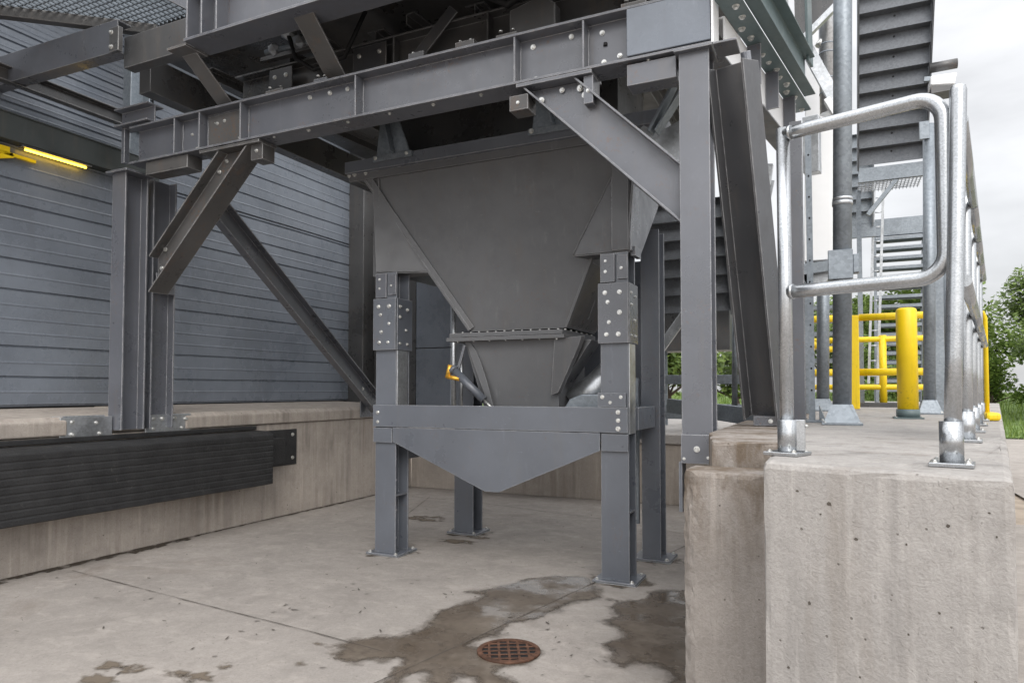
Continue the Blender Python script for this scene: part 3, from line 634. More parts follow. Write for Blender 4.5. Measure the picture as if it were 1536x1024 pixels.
for x0, x1, zz in ((-2.95, -2.45, 4.0), (-2.02, -1.66, 3.98)):
    b = MB(); b.obox((x0, 4.24, 3.72), (x1, 4.24, zz + .2), .012, .09, (0, 0, 1)); b.build('bracing_angle', 'rake', fr, .002)
# weld beads
def weld(p, q, parent, mat='steel', r_=.005):
    p, q = V(p), V(q); n = max(4, int((q - p).length / .03)); b = MB()
    b.tube([lerp(p, q, k / n) + V((random.uniform(-1, 1), random.uniform(-1, 1), random.uniform(-1, 1))) * .0015 for k in range(n + 1)], r_, 6); return b.build('weld_bead', mat, parent)
for x in (-4.92, -4.63, -4.18, -3.07, -1.82, -1.36): weld((x + .013, 3.992, 3.39), (x + .013, 3.992, 3.67), fr)
# grating
b = MB(); zt = 4.66
for k in range(52):
    x = -7.4 + k * .052; y1 = min(4.02, 2.95 + (x + 6.6) * .80 + .03)
    if y1 > 2.05: b.box(x, x + .010, 2.0, y1, zt - .03, zt)
for k in range(37):
    y = 2.02 + k * .055; x0 = max(-7.4, -6.6 + (y - 2.95) / .80)
    b.obox((x0, y, zt - .012), (-4.75, y, zt - .012), .012, .012, (0, 0, 1))
b.build('grating', 'galvdull', fr)
b = MB(); b.obox((-4.72, 3.98, 4.66), (-4.95, 2.0, 4.66), .012, .20, (0, 0, 1)); b.build('kick_plate', 'steel', fr, .002)
# small valve pieces up in the dark
vb = thing('pipe_valve', (-4.0, 4.2, 4.0), 'crumpled silver foil covered valve tucked up under the deck', 'valve')
b = MB()
for c, r_ in (((-3.991, 4.220, 4.375), .085), ((-3.849, 4.220, 4.251), .07), ((-4.132, 4.220, 4.246), .055)):
    t_ = bmesh.ops.create_icosphere(b.bm, subdivisions=1, radius=r_)
    for v in t_['verts']: v.co = v.co * random.uniform(.8, 1.2) + V(c)
b.build('body', 'galv', vb)
b = MB(); b.tube([(-4.239, 4.240, 4.255), (-3.743, 4.240, 4.248)], .03, 10); b.build('pipe', 'galvdull', vb)
b = MB(); b.obox((-4.275, 4.240, 4.193), (-3.675, 4.240, 4.187), .06, .03, (0, 0, 1)); b.build('bracket', 'dark', vb)

# ------------------------------------------------------------------ hopper
hp = thing('hopper', (-2.5, 5.45, 0), 'grey steel hopper with tapered body standing on four bolted legs', 'hopper')
ZT, ZB = 3.30, 1.90
top = [(-3.72, 4.93), (-1.30, 4.93), (-1.30, 6.15), (-3.72, 6.15)]; bot = [(-2.79, 5.15), (-1.93, 5.15), (-1.93, 5.85), (-2.79, 5.85)]
b = MB()
for i in range(4):
    j = (i + 1) % 4; b.face([(*bot[i], ZB), (*bot[j], ZB), (*top[j], ZT), (*top[i], ZT)])
bmesh.ops.remove_doubles(b.bm, verts=b.bm.verts, dist=.0005)
body = b.build('body', 'hopper', hp)
sm = body.modifiers.new('solid', 'SOLIDIFY'); sm.thickness = .012
b = MB(); b.angle((-3.72, 4.91, ZT - .03), (-2.80, 5.13, ZB + .01), .05, .012, (1, .2, .6), (0, -1, 0), .008); b.obox((-3.735, 4.925, ZT - .02), (-2.80, 5.14, ZB + .01), .02, .05, (0, -1, 0)); b.build('corner_rib', 'hopper', hp, .002)
b = MB(); b.obox((-1.29, 4.925, ZT - .02), (-1.925, 5.14, ZB + .01), .02, .05, (0, -1, 0)); b.build('corner_rib', 'hopper', hp, .002)
b = MB(); b.obox((-1.62, 5.5, 2.72), (-1.88, 5.5, 2.0), .012, .03, (1, 0, 0)); b.build('side_rib', 'hopper', hp)
# rim
b = MB(); b.box(-3.92, -1.1, 4.86, 4.93, 3.345, 3.45); b.box(-3.92, -1.1, 6.15, 6.22, 3.345, 3.45); b.box(-3.92, -3.72, 4.93, 6.15, 3.345, 3.45); b.box(-1.30, -1.1, 4.93, 6.15, 3.345, 3.45)
rim = b.build('rim', 'belt', hp, .003)
b = MB(); b.box(-3.90, -1.12, 4.90, 4.932, 3.28, 3.345); b.box(-3.9, -1.12, 6.15, 6.18, 3.28, 3.345); b.build('rim_lip', 'hopper', rim)
for p in ((-3.9, 4.90, 3.34), (-3.84, 4.90, 3.34), (-3.72, 4.90, 3.34)): bolt(rim, p, (0, 0, -1), .02)
b = MB(); b.box(-3.55, -1.5, 5.15, 5.95, 3.3, 4.4); b.build('inlet_chute', 'dark', hp)
for x0 in (-3.40, -1.93):
    b = MB(); b.box(x0 - .20, x0 + .20, 4.835, 4.858, 3.40, 3.45); w_ = .05 if x0 > -3 else .12
    b.prism([(x0 - .17, 4.85, 3.45), (x0 + .17, 4.85, 3.45), (x0 + .02, 4.85, 3.86), (x0 - .12, 4.85, 3.86)], (0, .016, 0))
    b.obox((x0 + .02, 4.82, 3.45), (x0 - .08, 4.82, 3.86), .014, .08, (0, 1, 0)); bk = b.build('bracket', 'galvdull', hp, .002)
    for dx in (-.17, .15): bolt(bk, (x0 + dx, 4.835, 3.43), (0, -1, 0), .018)
b = MB(); n_ = V((1.4, 0, -.64)).normalized() * .004
q = [lerp((-1.93, 5.16, 1.90), (-1.30, 4.95, 3.30), t) for t in (.012, .36)] + [lerp((-1.93, 5.84, 1.90), (-1.30, 6.13, 3.30), t) for t in (.36, .012)]
b.prism([p + n_ for p in q], n_ * .6); b.build('side_liner', 'brown', hp)
b = MB(); b.box(-1.352, -1.318, 4.955, 5.12, 2.40, 2.47); b.build('filler_plate', 'steel', hp)
# outlet
b = MB(); b.box(-3.0, -1.93, 5.08, 5.95, 1.815, 1.845); b.box(-2.98, -1.95, 5.10, 5.93, 1.850, 1.885); fl = b.build('flange', 'hopper', hp, .002)
for k in range(13):
    bolt(fl, (-2.94 + k * .079, 5.12, 1.885), (0, 0, 1), .011)
for k in range(7): bolt(fl, (-2.9 + k * .15, 5.11, 1.815), (0, 0, -1), .010)
for k in range(6): bolt(fl, (-1.955, 5.18 + k * .13, 1.885), (0, 0, 1), .011)
b = MB()
tp = [(-2.86, 5.16), (-2.02, 5.16), (-2.02, 5.86), (-2.86, 5.86)]; bt = [(-2.62, 5.26), (-2.02, 5.22), (-2.02, 5.78), (-2.62, 5.74)]
for i in range(4):
    j = (i + 1) % 4; b.face([(*bt[i], .92), (*bt[j], .92), (*tp[j], 1.815), (*tp[i], 1.815)])
b.build('outlet', 'hopper', hp)
b = MB(); pts = [(-2.84, 5.15, 1.80)]
for k in range(9): t_ = k / 8; pts.append((-2.80 + .22 * t_ ** .7, 5.15, 1.80 - .55 * t_))
pts += [(-2.62, 5.15, 1.25)]
b.prism(pts, (0, .012, 0)); b.build('side_plate', 'hopper', hp)
b = MB(); b.prism([(-2.03, 5.13, 1.81), (-1.80, 5.13, 1.83), (-1.83, 5.13, 1.74), (-2.0, 5.13, 1.38), (-2.06, 5.13, 1.36)], (.02, .03, 0)); b.prism([(-1.84, 5.2, 1.80), (-1.74, 5.2, 1.80), (-1.98, 5.2, 1.46), (-2.02, 5.2, 1.52)], (0, .25, 0)); b.build('lever_arm', 'rake', hp, .002)
b = MB(); b.tube([(-1.62, 5.55, 1.60), (-1.80, 5.50, 1.42), (-1.98, 5.45, 1.28)], .125, 20); b.build('spout', 'galv', hp)
b = MB(); b.prism([(-1.98, 5.12, 1.20), (-1.50, 5.12, 1.20), (-1.50, 5.12, 1.37), (-1.80, 5.12, 1.37), (-1.90, 5.12, 1.33)], (0, .25, 0)); b.build('motor_cover', 'galvdull', hp, .012, 2)
# pneumatic cylinder
b = MB(); cy0, cy1 = V((-2.927, 5.100, 1.564)), V((-2.646, 5.100, 1.317)); b.tube([cy0, cy1], .035, 14); b.tube([cy0 - (cy1 - cy0) * .08, cy0], .045, 14); cyl = b.build('cylinder', 'belt', hp)
b = MB(); b.tube([cy1, cy1 + (cy1 - cy0) * .35], .012, 10); b.build('rod', 'zinc', cyl)
b = MB(); b.tube([cy0 + V((-.03, -.02, .05)), cy0 + V((-.06, -.02, -.06))], .022, 10); b.tube([cy0 + V((-.06, -.02, -.05)), cy0 + V((.06, -.02, -.07))], .018, 10); b.build('fitting', 'brass', cyl)
b = MB(); b.obox(cy0 + V((.02, .02, 0)), (-2.84, 5.12, 1.78), .02, .02, (0, 1, 0)); b.build('hinge_arm', 'steel', cyl)
b = MB(); b.tube([(-3.08, 5.35, 1.2), (-3.08, 5.35, 2.15)], .022, 12); b.tube([(-3.00, 5.35, 1.2), (-3.00, 5.35, 1.75)], .014, 12); b.build('conduit', 'galv', hp)
# legs
def leg(x, yf, ztop, lower, front, wf=.21):
    b = MB(); d_ = .2
    b.ibeam((x, yf + d_ / 2, .022), (x, yf + d_ / 2, ztop), d_, wf, (0, 1, 0), .014, .012); lg = b.build('leg', 'belt', hp, .002)
    b = MB(); b.box(x - .16, x + .16, yf - .055, yf + d_ + .055, .008, .022); bp_ = b.build('base_plate', 'belt', lg, .003)
    b = MB(); b.box(x - .155, x + .165, yf - .05, yf + d_ + .05, 0.0015, .0078); b.build('grout_shim', 'galv', bp_)
    for dx in (-.13, .13):
        for dy in (-.03, d_ + .03):
            bolt(bp_, (x + dx, yf + dy, .022), (0, 0, 1), .016)
    return lg
lFL = leg(-3.49, 4.90, 2.42, 1, True); lFR = leg(-1.465, 4.90, 2.42, 1, True)
lBL = leg(-3.30, 5.93, 2.42, 1, False); lBR = leg(-1.385, 5.66, 2.75, 1, False, .155)
for lg, x in ((lFL, -3.49), (lFR, -1.465)):
    b = MB(); b.box(x - .115, x + .115, 4.868, 4.890, 1.745, 2.19); b.box(x + .108, x + .120, 4.892, 5.12, 1.745, 2.19); sp = b.build('splice_plate', 'belt' if x < -2 else 'steel', lg, .002)
    for dx, z in ((.05, 2.12), (-.04, 2.05), (.05, 1.97), (-.03, 1.9), (-.05, 1.81), (.04, 1.81), (-.06, 2.12)): bolt(sp, (x + dx, 4.868, z), (0, -1, 0), .015)
    for dy, z in ((.05, 2.12), (.16, 2.10), (.05, 2.03), (.14, 1.92), (.05, 1.80), (.16, 1.80)): bolt(sp, (x + .12, 4.88 + dy, z), (1, 0, 0), .014)
    b = MB(); b.box(x - .10, x + .01, 4.880, 4.899, 2.20, 2.41); b.box(x + .03, x + .105, 4.884, 4.899, 2.22, 2.40); st = b.build('stub_plate', 'steel', lg, .002)
    for dx, z in ((-.06, 2.36), (-.06, 2.28), (.06, 2.30)): bolt(st, (x + dx, 4.88, z), (0, -1, 0), .010)
    b = MB(); b.box(x + .1055, x + .114, 4.905, 5.06, 1.08, 1.742); b.build('side_plate', 'galv', lg, .002)
    b = MB(); b.box(x - .1, x + .1, 4.92, 5.08, .50, .512); b.build('stiffener', 'belt', lg)
    for dy in (.06, .14):
        for z in (.12, .36, .62, .80): bolt(lg, (x + .006, 4.90 + dy, z), (1, 0, 0), .013)
for z in (.10, .25, .42): bolt(lBL, (-3.29, 6.03, z), (1, 0, 0), .012)
# gussets carrying the body
b = MB(); b.prism([(-3.655, 4.905, 3.29), (-3.60, 4.90, 2.43), (-3.13, 5.055, 2.43)], (0, .012, 0)); b.prism([(-3.59, 4.912, 2.42), (-3.13, 5.055, 2.42), (-3.2, 5.2, 2.42), (-3.6, 5.2, 2.42)], (0, 0, .012)); b.build('gusset', 'hopper', hp, .002)
b = MB(); b.box(-3.72, -3.62, 5.02, 5.03, 2.42, 3.3); b.box(-3.60, -3.59, 4.92, 5.9, 2.44, 3.3); b.build('side_stiffener', 'hopper', hp)
b = MB(); b.box(-3.02, -1.40, 6.24, 6.26, .95, 2.6); b.build('back_panel', 'belt', hp)
b = MB(); b.prism([(-1.29, 4.90, 3.28), (-1.35, 4.90, 2.43), (-1.79, 4.90, 2.43), (-1.42, 4.90, 3.1)], (0, .012, 0)); b.prism([(-1.35, 4.912, 2.42), (-1.79, 4.912, 2.42), (-1.7, 5.1, 2.42), (-1.35, 5.1, 2.42)], (0, 0, .012)); b.build('gusset', 'hopper', hp, .002)
b = MB(); b.prism([(-1.345, 4.90, 3.3), (-1.345, 4.90, 2.43), (-1.345, 5.16, 2.43), (-1.345, 5.75, 2.95), (-1.345, 5.75, 3.3)], (.012, 0, 0)); b.build('gusset', 'steel', hp, .002)
weld((-1.425, 4.895, 3.1), (-1.785, 4.895, 2.43), hp, 'hopper', .006); weld((-3.13, 5.05, 2.435), (-3.59, 4.897, 2.435), hp, 'hopper', .006); weld((-1.36, 4.895, 2.44), (-1.30, 4.895, 3.27), hp, 'hopper', .006)
b = MB(); b.box(-1.475, -1.352, 4.886, 4.8985, 2.435, 3.16); b.build('corner_plate', 'hopper', hp, .002); weld((-1.478, 4.893, 2.45), (-1.478, 4.893, 3.0), hp, 'steel', .005)
# cross belt and V panel
b = MB(); b.box(-3.60, -1.36, 4.868, 4.889, 1.09, 1.275); bt_ = b.build('cross_belt', 'belt', hp, .002)
for x, z in ((-3.55, 1.21), (-3.55, 1.13), (-1.43, 1.24), (-1.43, 1.18), (-1.43, 1.12)): bolt(bt_, (x, 4.868, z), (0, -1, 0), .016)
b = MB(); b.box(-1.585, -1.375, 4.872, 4.888, 1.277, 1.38); cp = b.build('corner_plate', 'belt', bt_, .002)
for x, z in ((-1.55, 1.35), (-1.41, 1.35), (-1.49, 1.31)): bolt(cp, (x, 4.872, z), (0, -1, 0), .013)
b = MB(); b.prism([(-3.40, 4.872, 1.085), (-1.57, 4.872, 1.085), (-1.57, 4.872, .955), (-2.40, 4.872, .60), (-2.52, 4.872, .60), (-3.40, 4.872, .965)], (0, .014, 0)); b.build('v_panel', 'belt', hp, .002)
for pts in ([(-3.60, 4.875, 1.08), (-3.41, 4.875, 1.08), (-3.41, 4.875, .955), (-3.60, 4.875, .955)], [(-1.56, 4.875, 1.08), (-1.36, 4.875, 1.08), (-1.36, 4.875, .955), (-1.56, 4.875, .955)]):
    b = MB(); b.prism(pts, (0, .014, 0)); b.build('knee_plate', 'belt', hp, .002)
b = MB(); b.prism([(-2.36, 4.90, .66), (-1.60, 4.90, .96), (-1.60, 4.90, 1.0), (-2.36, 4.90, .72)], (0, .3, 0)); b.build('trough', 'dark', hp)
b = MB(); b.box(-3.37, -1.57, 5.99, 6.01, .93, 1.14); b.box(-3.50, -3.40, 5.1, 5.93, .80, .95); b.box(-1.42, -1.34, 5.1, 5.62, 1.10, 1.27); b.build('rear_belt', 'belt', hp, .002)
b = MB(); b.box(-1.52, -1.48, 5.62, 5.66, .3, 1.5); b.build('cable_tray', 'galvdull', lBR)

# rear cabinet seen past the left leg
cb = thing('steel_cabinet', (-5.1, 8.9, .86), 'plain blue grey steel cabinet standing behind the hopper left leg', 'cabinet')
b = MB(); b.box(-5.66, -5.06, 8.7, 9.2, .86, 2.02); b.build('lower_case', 'cladding', cb, .01, 2)
b = MB(); b.box(-5.66, -5.06, 8.7, 9.2, 2.03, 3.5); b.build('upper_case', 'cladding', cb, .01, 2)
b = MB(); b.box(-6.2, -5.68, 8.72, 8.95, .86, 3.9); b.build('side_post', 'dark', cb, .005)

# ------------------------------------------------------------------ right concrete platform
pf = thing('concrete_platform', (-.2, 3, 0), 'raised pale concrete platform with big pitted front block and stained side pier', 'platform')
b = MB(); b.prism([(-.205, 2.265, 0), (.39, 2.035, 0), (.985, 5.40, 0), (2.5, 14, 0), (-.205, 14, 0)], (0, 0, 1.18)); b.weather(.02); b.build('front_block', 'concrete', pf)
b = MB(); fn = V((.23, .595, 0)).normalized() * -1
for p in ((-0.043, 2.202, 1.041), (-0.020, 2.193, 1.074), (0.047, 2.168, 0.985), (0.166, 2.121, 0.990), (0.257, 2.086, 1.053), (0.354, 2.049, 1.040), (-0.077, 2.216, 0.778), (0.167, 2.121, 0.754), (0.235, 2.095, 0.827), (0.341, 2.054, 1.097), (-0.106, 2.227, 1.101), (-0.138, 2.239, 0.575), (0.051, 2.166, 0.606)):
    r_ = random.choice((.0028, .0035, .0045, .0055)); q = V(p); 
    e1 = V((-fn.y, fn.x, 0)); k_ = random.uniform(.7, 1.3)
    b.prism([q + fn * -.004 + e1 * r_ * k_ * math.cos(t) * random.uniform(.7, 1.3) + V((0, 0, r_ * math.sin(t) * random.uniform(.7, 1.3))) for t in [i * .698 for i in range(9)]], fn * .0052)
b.build('form_holes', 'joint', pf)
b = MB(); b.prism([(-.487, 3.075, 0), (-.207, 3.11, 0), (-.207, 14, 0), (-.608, 14, 0), (-.608, 3.75, 0)], (0, 0, 1.178)); b.weather(.015, .05, .005); b.build('side_slab', 'pierc', pf)
b = MB(); b.prism([(-.572, 2.89, 0), (-.525, 2.84, 0), (-.207, 2.80, 0), (-.207, 3.073, 0), (-.572, 3.073, 0)], (0, 0, 1.075)); b.weather(.022, .04, .005); b.build('pier', 'pierc', pf)
b = MB(); b.prism([(2.1, 14, 0), (-.7, 14, 0), (-.7, 16, 0), (2.1, 16, 0)], (0, 0, 1.17)); b.build('rear_slab', 'concrete', pf)

# ------------------------------------------------------------------ near railing
def baseplate(x, y, parent, s=.058, ang=R(-22), z=1.181):
    c_, s_ = math.cos(ang), math.sin(ang); pts = [(x + c_ * i * s - s_ * j * s, y + s_ * i * s + c_ * j * s, z) for i, j in ((-1, -1), (1, -1), (1, 1), (-1, 1))]
    b = MB(); b.prism(pts, (0, 0, .012)); pl = b.build('base_plate', 'tube', parent, .002)
    for i, j in ((-.72, -.72), (.72, -.72), (.72, .72), (-.72, .72)):
        bolt(pl, (x + c_ * i * s - s_ * j * s, y + s_ * i * s + c_ * j * s, z + .012), (0, 0, 1), .008)
    return pl
P1 = V((-.150, 2.523, 0)); P2 = V((.303, 2.354, 0)); rt = .0225
gr = thing('guard_rail_loop', (P1.x, P1.y, 1.181), 'shiny galvanised tube rail looping from the near post on the block', 'guard rail')
ZH, ZL = 2.285, 1.735
dirn = (P2 - P1).normalized(); Q = V((.302, 2.376, 0))
def at(p, z): return V((p.x, p.y, z))
b = MB(); b.tube([at(P1, 1.19), at(P1, ZH + .02)], rt, 24); b.build('post', 'tube', gr)
rb = .075
A = at(Q - dirn * rb, ZL); B_ = at(Q, ZL); C_ = at(Q, ZL + rb); D_ = at(Q, ZH - rb); E_ = at(Q, ZH); F_ = at(Q - dirn * rb, ZH)
b = MB(); b.tube([at(P1 + dirn * .012, ZL)] + [lerp(at(P1, ZL), A, t) for t in (.3, .6, .9)] + arc(B_, A, C_, 8) + [lerp(C_, D_, t) for t in (.3, .7)] + arc(E_, D_, F_, 8) + [lerp(F_, at(P1, ZH), t) for t in (.4, .8)] + [at(P1 + dirn * .005, ZH)], rt, 24); b.build('loop_rail', 'tube', gr)
b = MB(); b.tube([at(P1, 1.193), at(P1, 1.30)], .031, 20); b.obox(at(P1 + V((.032, .012, 0)), 1.195), at(P1 + V((.032, .012, 0)), 1.30), .035, .05, (1, 0, 0)); sl = b.build('sleeve', 'tube', gr, .002)
bolt(sl, at(P1 + V((.06, 0, 0)), 1.28), (1, -.3, 0), .005)
baseplate(P1.x, P1.y, gr, .058)
for z in (ZL, ZH):
    b = MB(); b.tube([at(P1 + dirn * .020, z), at(P1 + dirn * .030, z)], .0255, 20); b.build('weld_collar', 'tube', gr)

er = thing('edge_railing', (P2.x, P2.y, 1.181), 'long galvanised railing running back along the right platform edge', 'railing')
dl = V((.1787, 1, 0)).normalized()
dists = (0, 1.15, 1.98, 2.8, 3.6)
for i, L in enumerate(dists):
    p = P2 + dl * L + (V((.0, 0, 0)))
    lean = V((.036, 0, 0)) if i == 0 else V((.012, 0, 0))
    b = MB(); b.tube([at(p, 1.19), at(p, 1.5) + lean * .3, at(p + lean, 2.28 if i == 0 else 2.22), at(p + lean, 2.293 if i == 0 else 2.233), at(p + lean, 2.30 if i == 0 else 2.24)], rt, 24, True, [rt, rt, rt, rt * .85, rt * .5]); po = b.build('post', 'tube', er)
    b = MB(); b.tube([at(p, 1.193), at(p, 1.31)], .031, 20); b.build('sleeve', 'tube', po)
    baseplate(p.x, p.y, po, .056, R(-10))
off = V((.045, .02, 0))
for z in (2.20, 1.72):
    for a0, a1 in zip(dists, dists[1:]):
        b = MB(); b.tube([at(P2 + dl * (a0 + .0) + off, z), at(P2 + dl * (a1 - .02) + off, z)], .018, 16); b.build('rail', 'tube', er)
b = MB(); b.obox(at(P2 + dl * 1.15 - off * .4, 1.60), at(P2 + dl * 1.98 - off * .4, 1.60), .006, .5, (0, 0, 1)); b.build('infill_plate', 'galvdull', er)

# ------------------------------------------------------------------ poles on the platform
def roundpole(name, x, y, z1, r_, label, mat='galvdull', group=None, flange=None, foot=True):
    t = thing(name, (x, y, 1.18), label, 'pole', group)
    b = MB(); b.tube([(x, y, 1.19), (x + .016 * (z1 - 1.19), y, z1)], r_, 24); b.build('shaft', mat, t)
    if foot:
        b = MB(); s = r_ * 2.1; b.prism([(x - s, y - s, 1.181), (x + s, y - s, 1.181), (x + s, y + s, 1.181), (x - s, y + s, 1.181)], (0, 0, .014)); f_ = b.build('foot_plate', mat, t, .002)
        for i, j in ((-1, -1), (1, -1), (1, 1), (-1, 1)): bolt(f_, (x + i * s * .82, y + j * s * .82, 1.195), (0, 0, 1), .012)
        for dx, dy in ((0, -1), (0, 1), (1, 0), (-1, 0)):
            b = MB(); px, py = -dy, dx
            b.prism([(x + dx * r_ * 1.0 + px * r_ * 1.1, y + dy * r_ * 1.0 + py * r_ * 1.1, 1.31), (x + dx * r_ - px * r_ * 1.1, y + dy * r_ - py * r_ * 1.1, 1.31), (x + dx * s * .9 - px * s * .9, y + dy * s * .9 - py * s * .9, 1.196), (x + dx * s * .9 + px * s * .9, y + dy * s * .9 + py * s * .9, 1.196)], (dx * -.012, dy * -.012, .0)); b.build('gusset', mat, f_)
    return t
t = roundpole('round_post', .037, 4.90, 6.5, .056, 'thick round galvanised post with splayed foot right of the dark column')
b = MB(); b.tube([(.060, 4.9, 2.60), (.060, 4.9, 2.625)], .062, 20); b.tube([(.061, 4.9, 2.632), (.061, 4.9, 2.65)], .060, 20); co = b.build('collar', 'galv', t)
b = MB(); b.box(-.03, .115, 4.835, 4.965, 2.11, 2.30); b.box(.115, .15, 4.86, 4.94, 2.15, 2.27); b.build('clamp_box', 'galvdull', t, .004)
t = roundpole('round_post', .78, 7.35, 3.9, .05, 'slim round galvanised post standing right of the yellow bollard')
b = MB(); b.box(.74, .82, 7.29, 7.32, 3.75, 3.92); b.build('head_cleat', 'galvdull', t, .003)
t = thing('square_post', (.88, 7.6, 1.18), 'square galvanised post just behind the slim round post', 'pole')
b = MB(); b.box(.86, .94, 7.6, 7.68, 1.18, 4.0); b.build('shaft', 'galvdull', t, .004)
b = MB(); b.box(.82, .98, 7.56, 7.72, 1.181, 1.20); b.build('foot_plate', 'galvdull', t); 
b = MB(); b.box(.855, .945, 7.59, 7.6, 2.9, 3.05); b.build('splice_plate', 'galvdull', t)
t = thing('steel_column', (-.22, 5.2, 1.18), 'slender dark H section column with holed galvanised strip behind the near rail post', 'column')
b = MB(); b.ibeam((-.225, 5.20, 1.19), (-.225, 5.20, 3.3), .12, .08, (0, 1, 0), .008, .007); b.build('shaft', 'steel', t, .002)
b = MB(); b.chan((-.145, 5.16, 1.19), (-.145, 5.16, 3.3), .04, .03, (1, 0, 0), (0, 1, 0), .004); stp = b.build('holed_strip', 'galvdull', t)
for k in range(12):
    b = MB(); z = 1.4 + k * .15; b.tube([(-.145 + random.uniform(-.008, .008), 5.1575, z), (-.145, 5.1605, z)], .007, 8); b.build('hole', 'black', stp)
b = MB(); b.box(-.30, -.06, 5.10, 5.32, 1.181, 1.195); b.prism([(-.10, 5.12, 1.195), (-.06, 5.12, 1.195), (-.10, 5.12, 1.30)], (0, .16, 0)); f_ = b.build('foot_plate', 'galvdull', t, .002)
for x, y in ((-.28, 5.12), (-.08, 5.12), (-.08, 5.3)): bolt(f_, (x, y, 1.195), (0, 0, 1), .012)
roundpole('round_post', -.12, 8.0, 3.2, .062, 'fat round galvanised post at the left end of the yellow rails')
roundpole('round_post', 1.02, 8.1, 2.9, .036, 'thin round galvanised post right of the square post', foot=False)
roundpole('round_post', 1.12, 9.2, 2.7, .036, 'thin far round post between the bollard and the near railing', foot=False)
# posts behind the raking brace
def sqpost(x, y, w, z1, label, mat='galvdull'):
    t = thing('square_post', (x, y, 1.18), label, 'pole')
    b = MB(); b.box(x - w / 2, x + w / 2, y, y + w, 1.19, z1); b.build('shaft', mat, t, .004)
    b = MB(); b.box(x - w, x + w, y - w / 2, y + w * 1.5, 1.181, 1.195); b.build('foot_plate', mat, t); return t
roundpole('round_post', -.99, 7.8, 2.75, .03, 'thin round galvanised post glimpsed just right of the main column', foot=False)
sqpost(-.86, 7.9, .07, 2.6, 'flat sided galvanised post between main column and raking brace')
t = thing('drain_pipe', (-.70, 7.4, 1.18), 'short fat grey pipe standing upright beside the raking brace', 'pipe')
b = MB(); b.tube([(-.70, 7.4, 1.19), (-.70, 7.4, 1.85)], .062, 20); b.build('pipe', 'galvdull', t)
b = MB(); b.tube([(-.70, 7.4, 1.36), (-.70, 7.4, 1.38)], .068, 20); b.tube([(-.70, 7.4, 1.80), (-.70, 7.4, 1.87)], .075, 20); b.build('coupling', 'galvdull', t)
t = thing('sill_beam', (-.5, 5.3, 1.18), 'low galvanised channel beam lying on the platform behind the main column', 'beam')
b = MB(); b.chan((-1.460, 6.600, 1.254), (-0.451, 5.200, 1.197), .13, .06, (0, 0, 1), (0, 1, 0), .008); sbm = b.build('channel', 'galvdull', t, .002)
b = MB(); b.box(-.47, -.36, 5.24, 5.36, 1.181, 1.29); b.build('shoe', 'steel', t, .003)
t = thing('handrail_fence', (-1.4, 9.2, .86), 'galvanised horizontal rails crossing the gap left of the main column', 'railing')
b = MB(); b.box(-2.1, -.95, 9.2, 9.26, 1.48, 1.60); b.build('rail', 'galvdull', t, .003)
b = MB(); b.box(-2.1, -.95, 9.2, 9.26, 1.02, 1.22); b.build('toe_rail', 'galvdull', t, .003)
b = MB(); b.box(-1.72, -1.67, 9.27, 9.32, .86, 2.0); b.build('post', 'galvdull', t, .003)
b = MB(); b.obox((-2.230, 9.100, 1.756), (-1.742, 9.100, 2.426), .06, .12, (0, 0, 1)); b.build('brace', 'galv', t, .003)

# bollard and yellow barriers
bo = thing('bollard', (.511, 6.16, 1.18), 'fat bright yellow round bollard with a dark collar on the platform', 'bollard')
b = MB(); b.tube([(.511, 6.16, 1.25), (.511, 6.16, 2.02), (.511, 6.16, 2.035), (.511, 6.16, 2.043)], .073, 28, True, [.073, .073, .066, .05]); b.build('post', 'yellow', bo)
b = MB(); b.tube([(.511, 6.16, 1.19), (.511, 6.16, 1.253)], .082, 28); b.build('collar', 'teal', bo)
b = MB(); b.box(.41, .61, 6.06, 6.26, 1.181, 1.192); f_ = b.build('foot_plate', 'teal', bo)
for i in (-1, 1):
    for j in (-1, 1): bolt(f_, (.511 + i * .085, 6.16 + j * .085, 1.192), (0, 0, 1), .008)
yb = thing('safety_barrier', (.22, 8.6, 1.18), 'yellow two rail safety barrier with square post behind the bollard', 'barrier')
b = MB(); b.box(.128, .248, 8.55, 8.66, 1.19, 2.24); b.build('square_post', 'yellow', yb, .008, 2)
for z in (2.215, 1.60):
    for x0, x1 in ((-.45, .125), (.251, 1.05)):
        b = MB(); b.tube([(x0, 8.60, z), (x1, 8.60, z)], .040, 16); b.build('rail', 'yellow', yb)
b = MB(); b.tube([(1.05, 8.60, 1.19), (1.05, 8.60, 2.3)], .04, 14); b.build('round_post', 'yellow', yb)
b = MB(); b.tube([(1.05, 8.6, 2.215), (1.38, 9.0, 2.215)], .036, 14); b.tube([(1.05, 8.6, 1.60), (1.38, 9.0, 1.60)], .036, 14); b.build('return_rail', 'yellow', yb)
b = MB(); b.tube([(-.42, 8.62, 2.05), (-.30, 8.62, 1.98), (-.12, 8.62, 1.87), (.1, 8.62, 1.86)], .035, 14); b.obox((-.34, 8.62, 1.2), (-.34, 8.62, 2.0), .08, .06, (1, 0, 0)); b.obox((-.3, 8.63, 1.6), (-.2, 8.63, 1.95), .06, .04, (1, 0, 0)); b.build('corner_bracket', 'yellow', yb)
yb = thing('safety_barrier', (.56, 9.6, 1.18), 'thinner yellow barrier with slim round post farther back', 'barrier')
b = MB(); b.tube([(.57, 10.2, 1.19), (.57, 10.2, 2.12)], .045, 16); b.build('round_post', 'yellow', yb)
for z in (2.07, 1.44):
    b = MB(); b.tube([(-.6, 10.2, z), (1.5, 10.2, z)], .036, 14); b.build('rail', 'yellow', yb)
b = MB(); b.box(.05, .75, 10.0, 10.4, 1.18, 1.24); b.build('foot_plate', 'dark', yb)
yb = thing('safety_barrier', (1.05, 5.9, 1.18), 'yellow end post with yellow foot at the far platform corner', 'barrier')
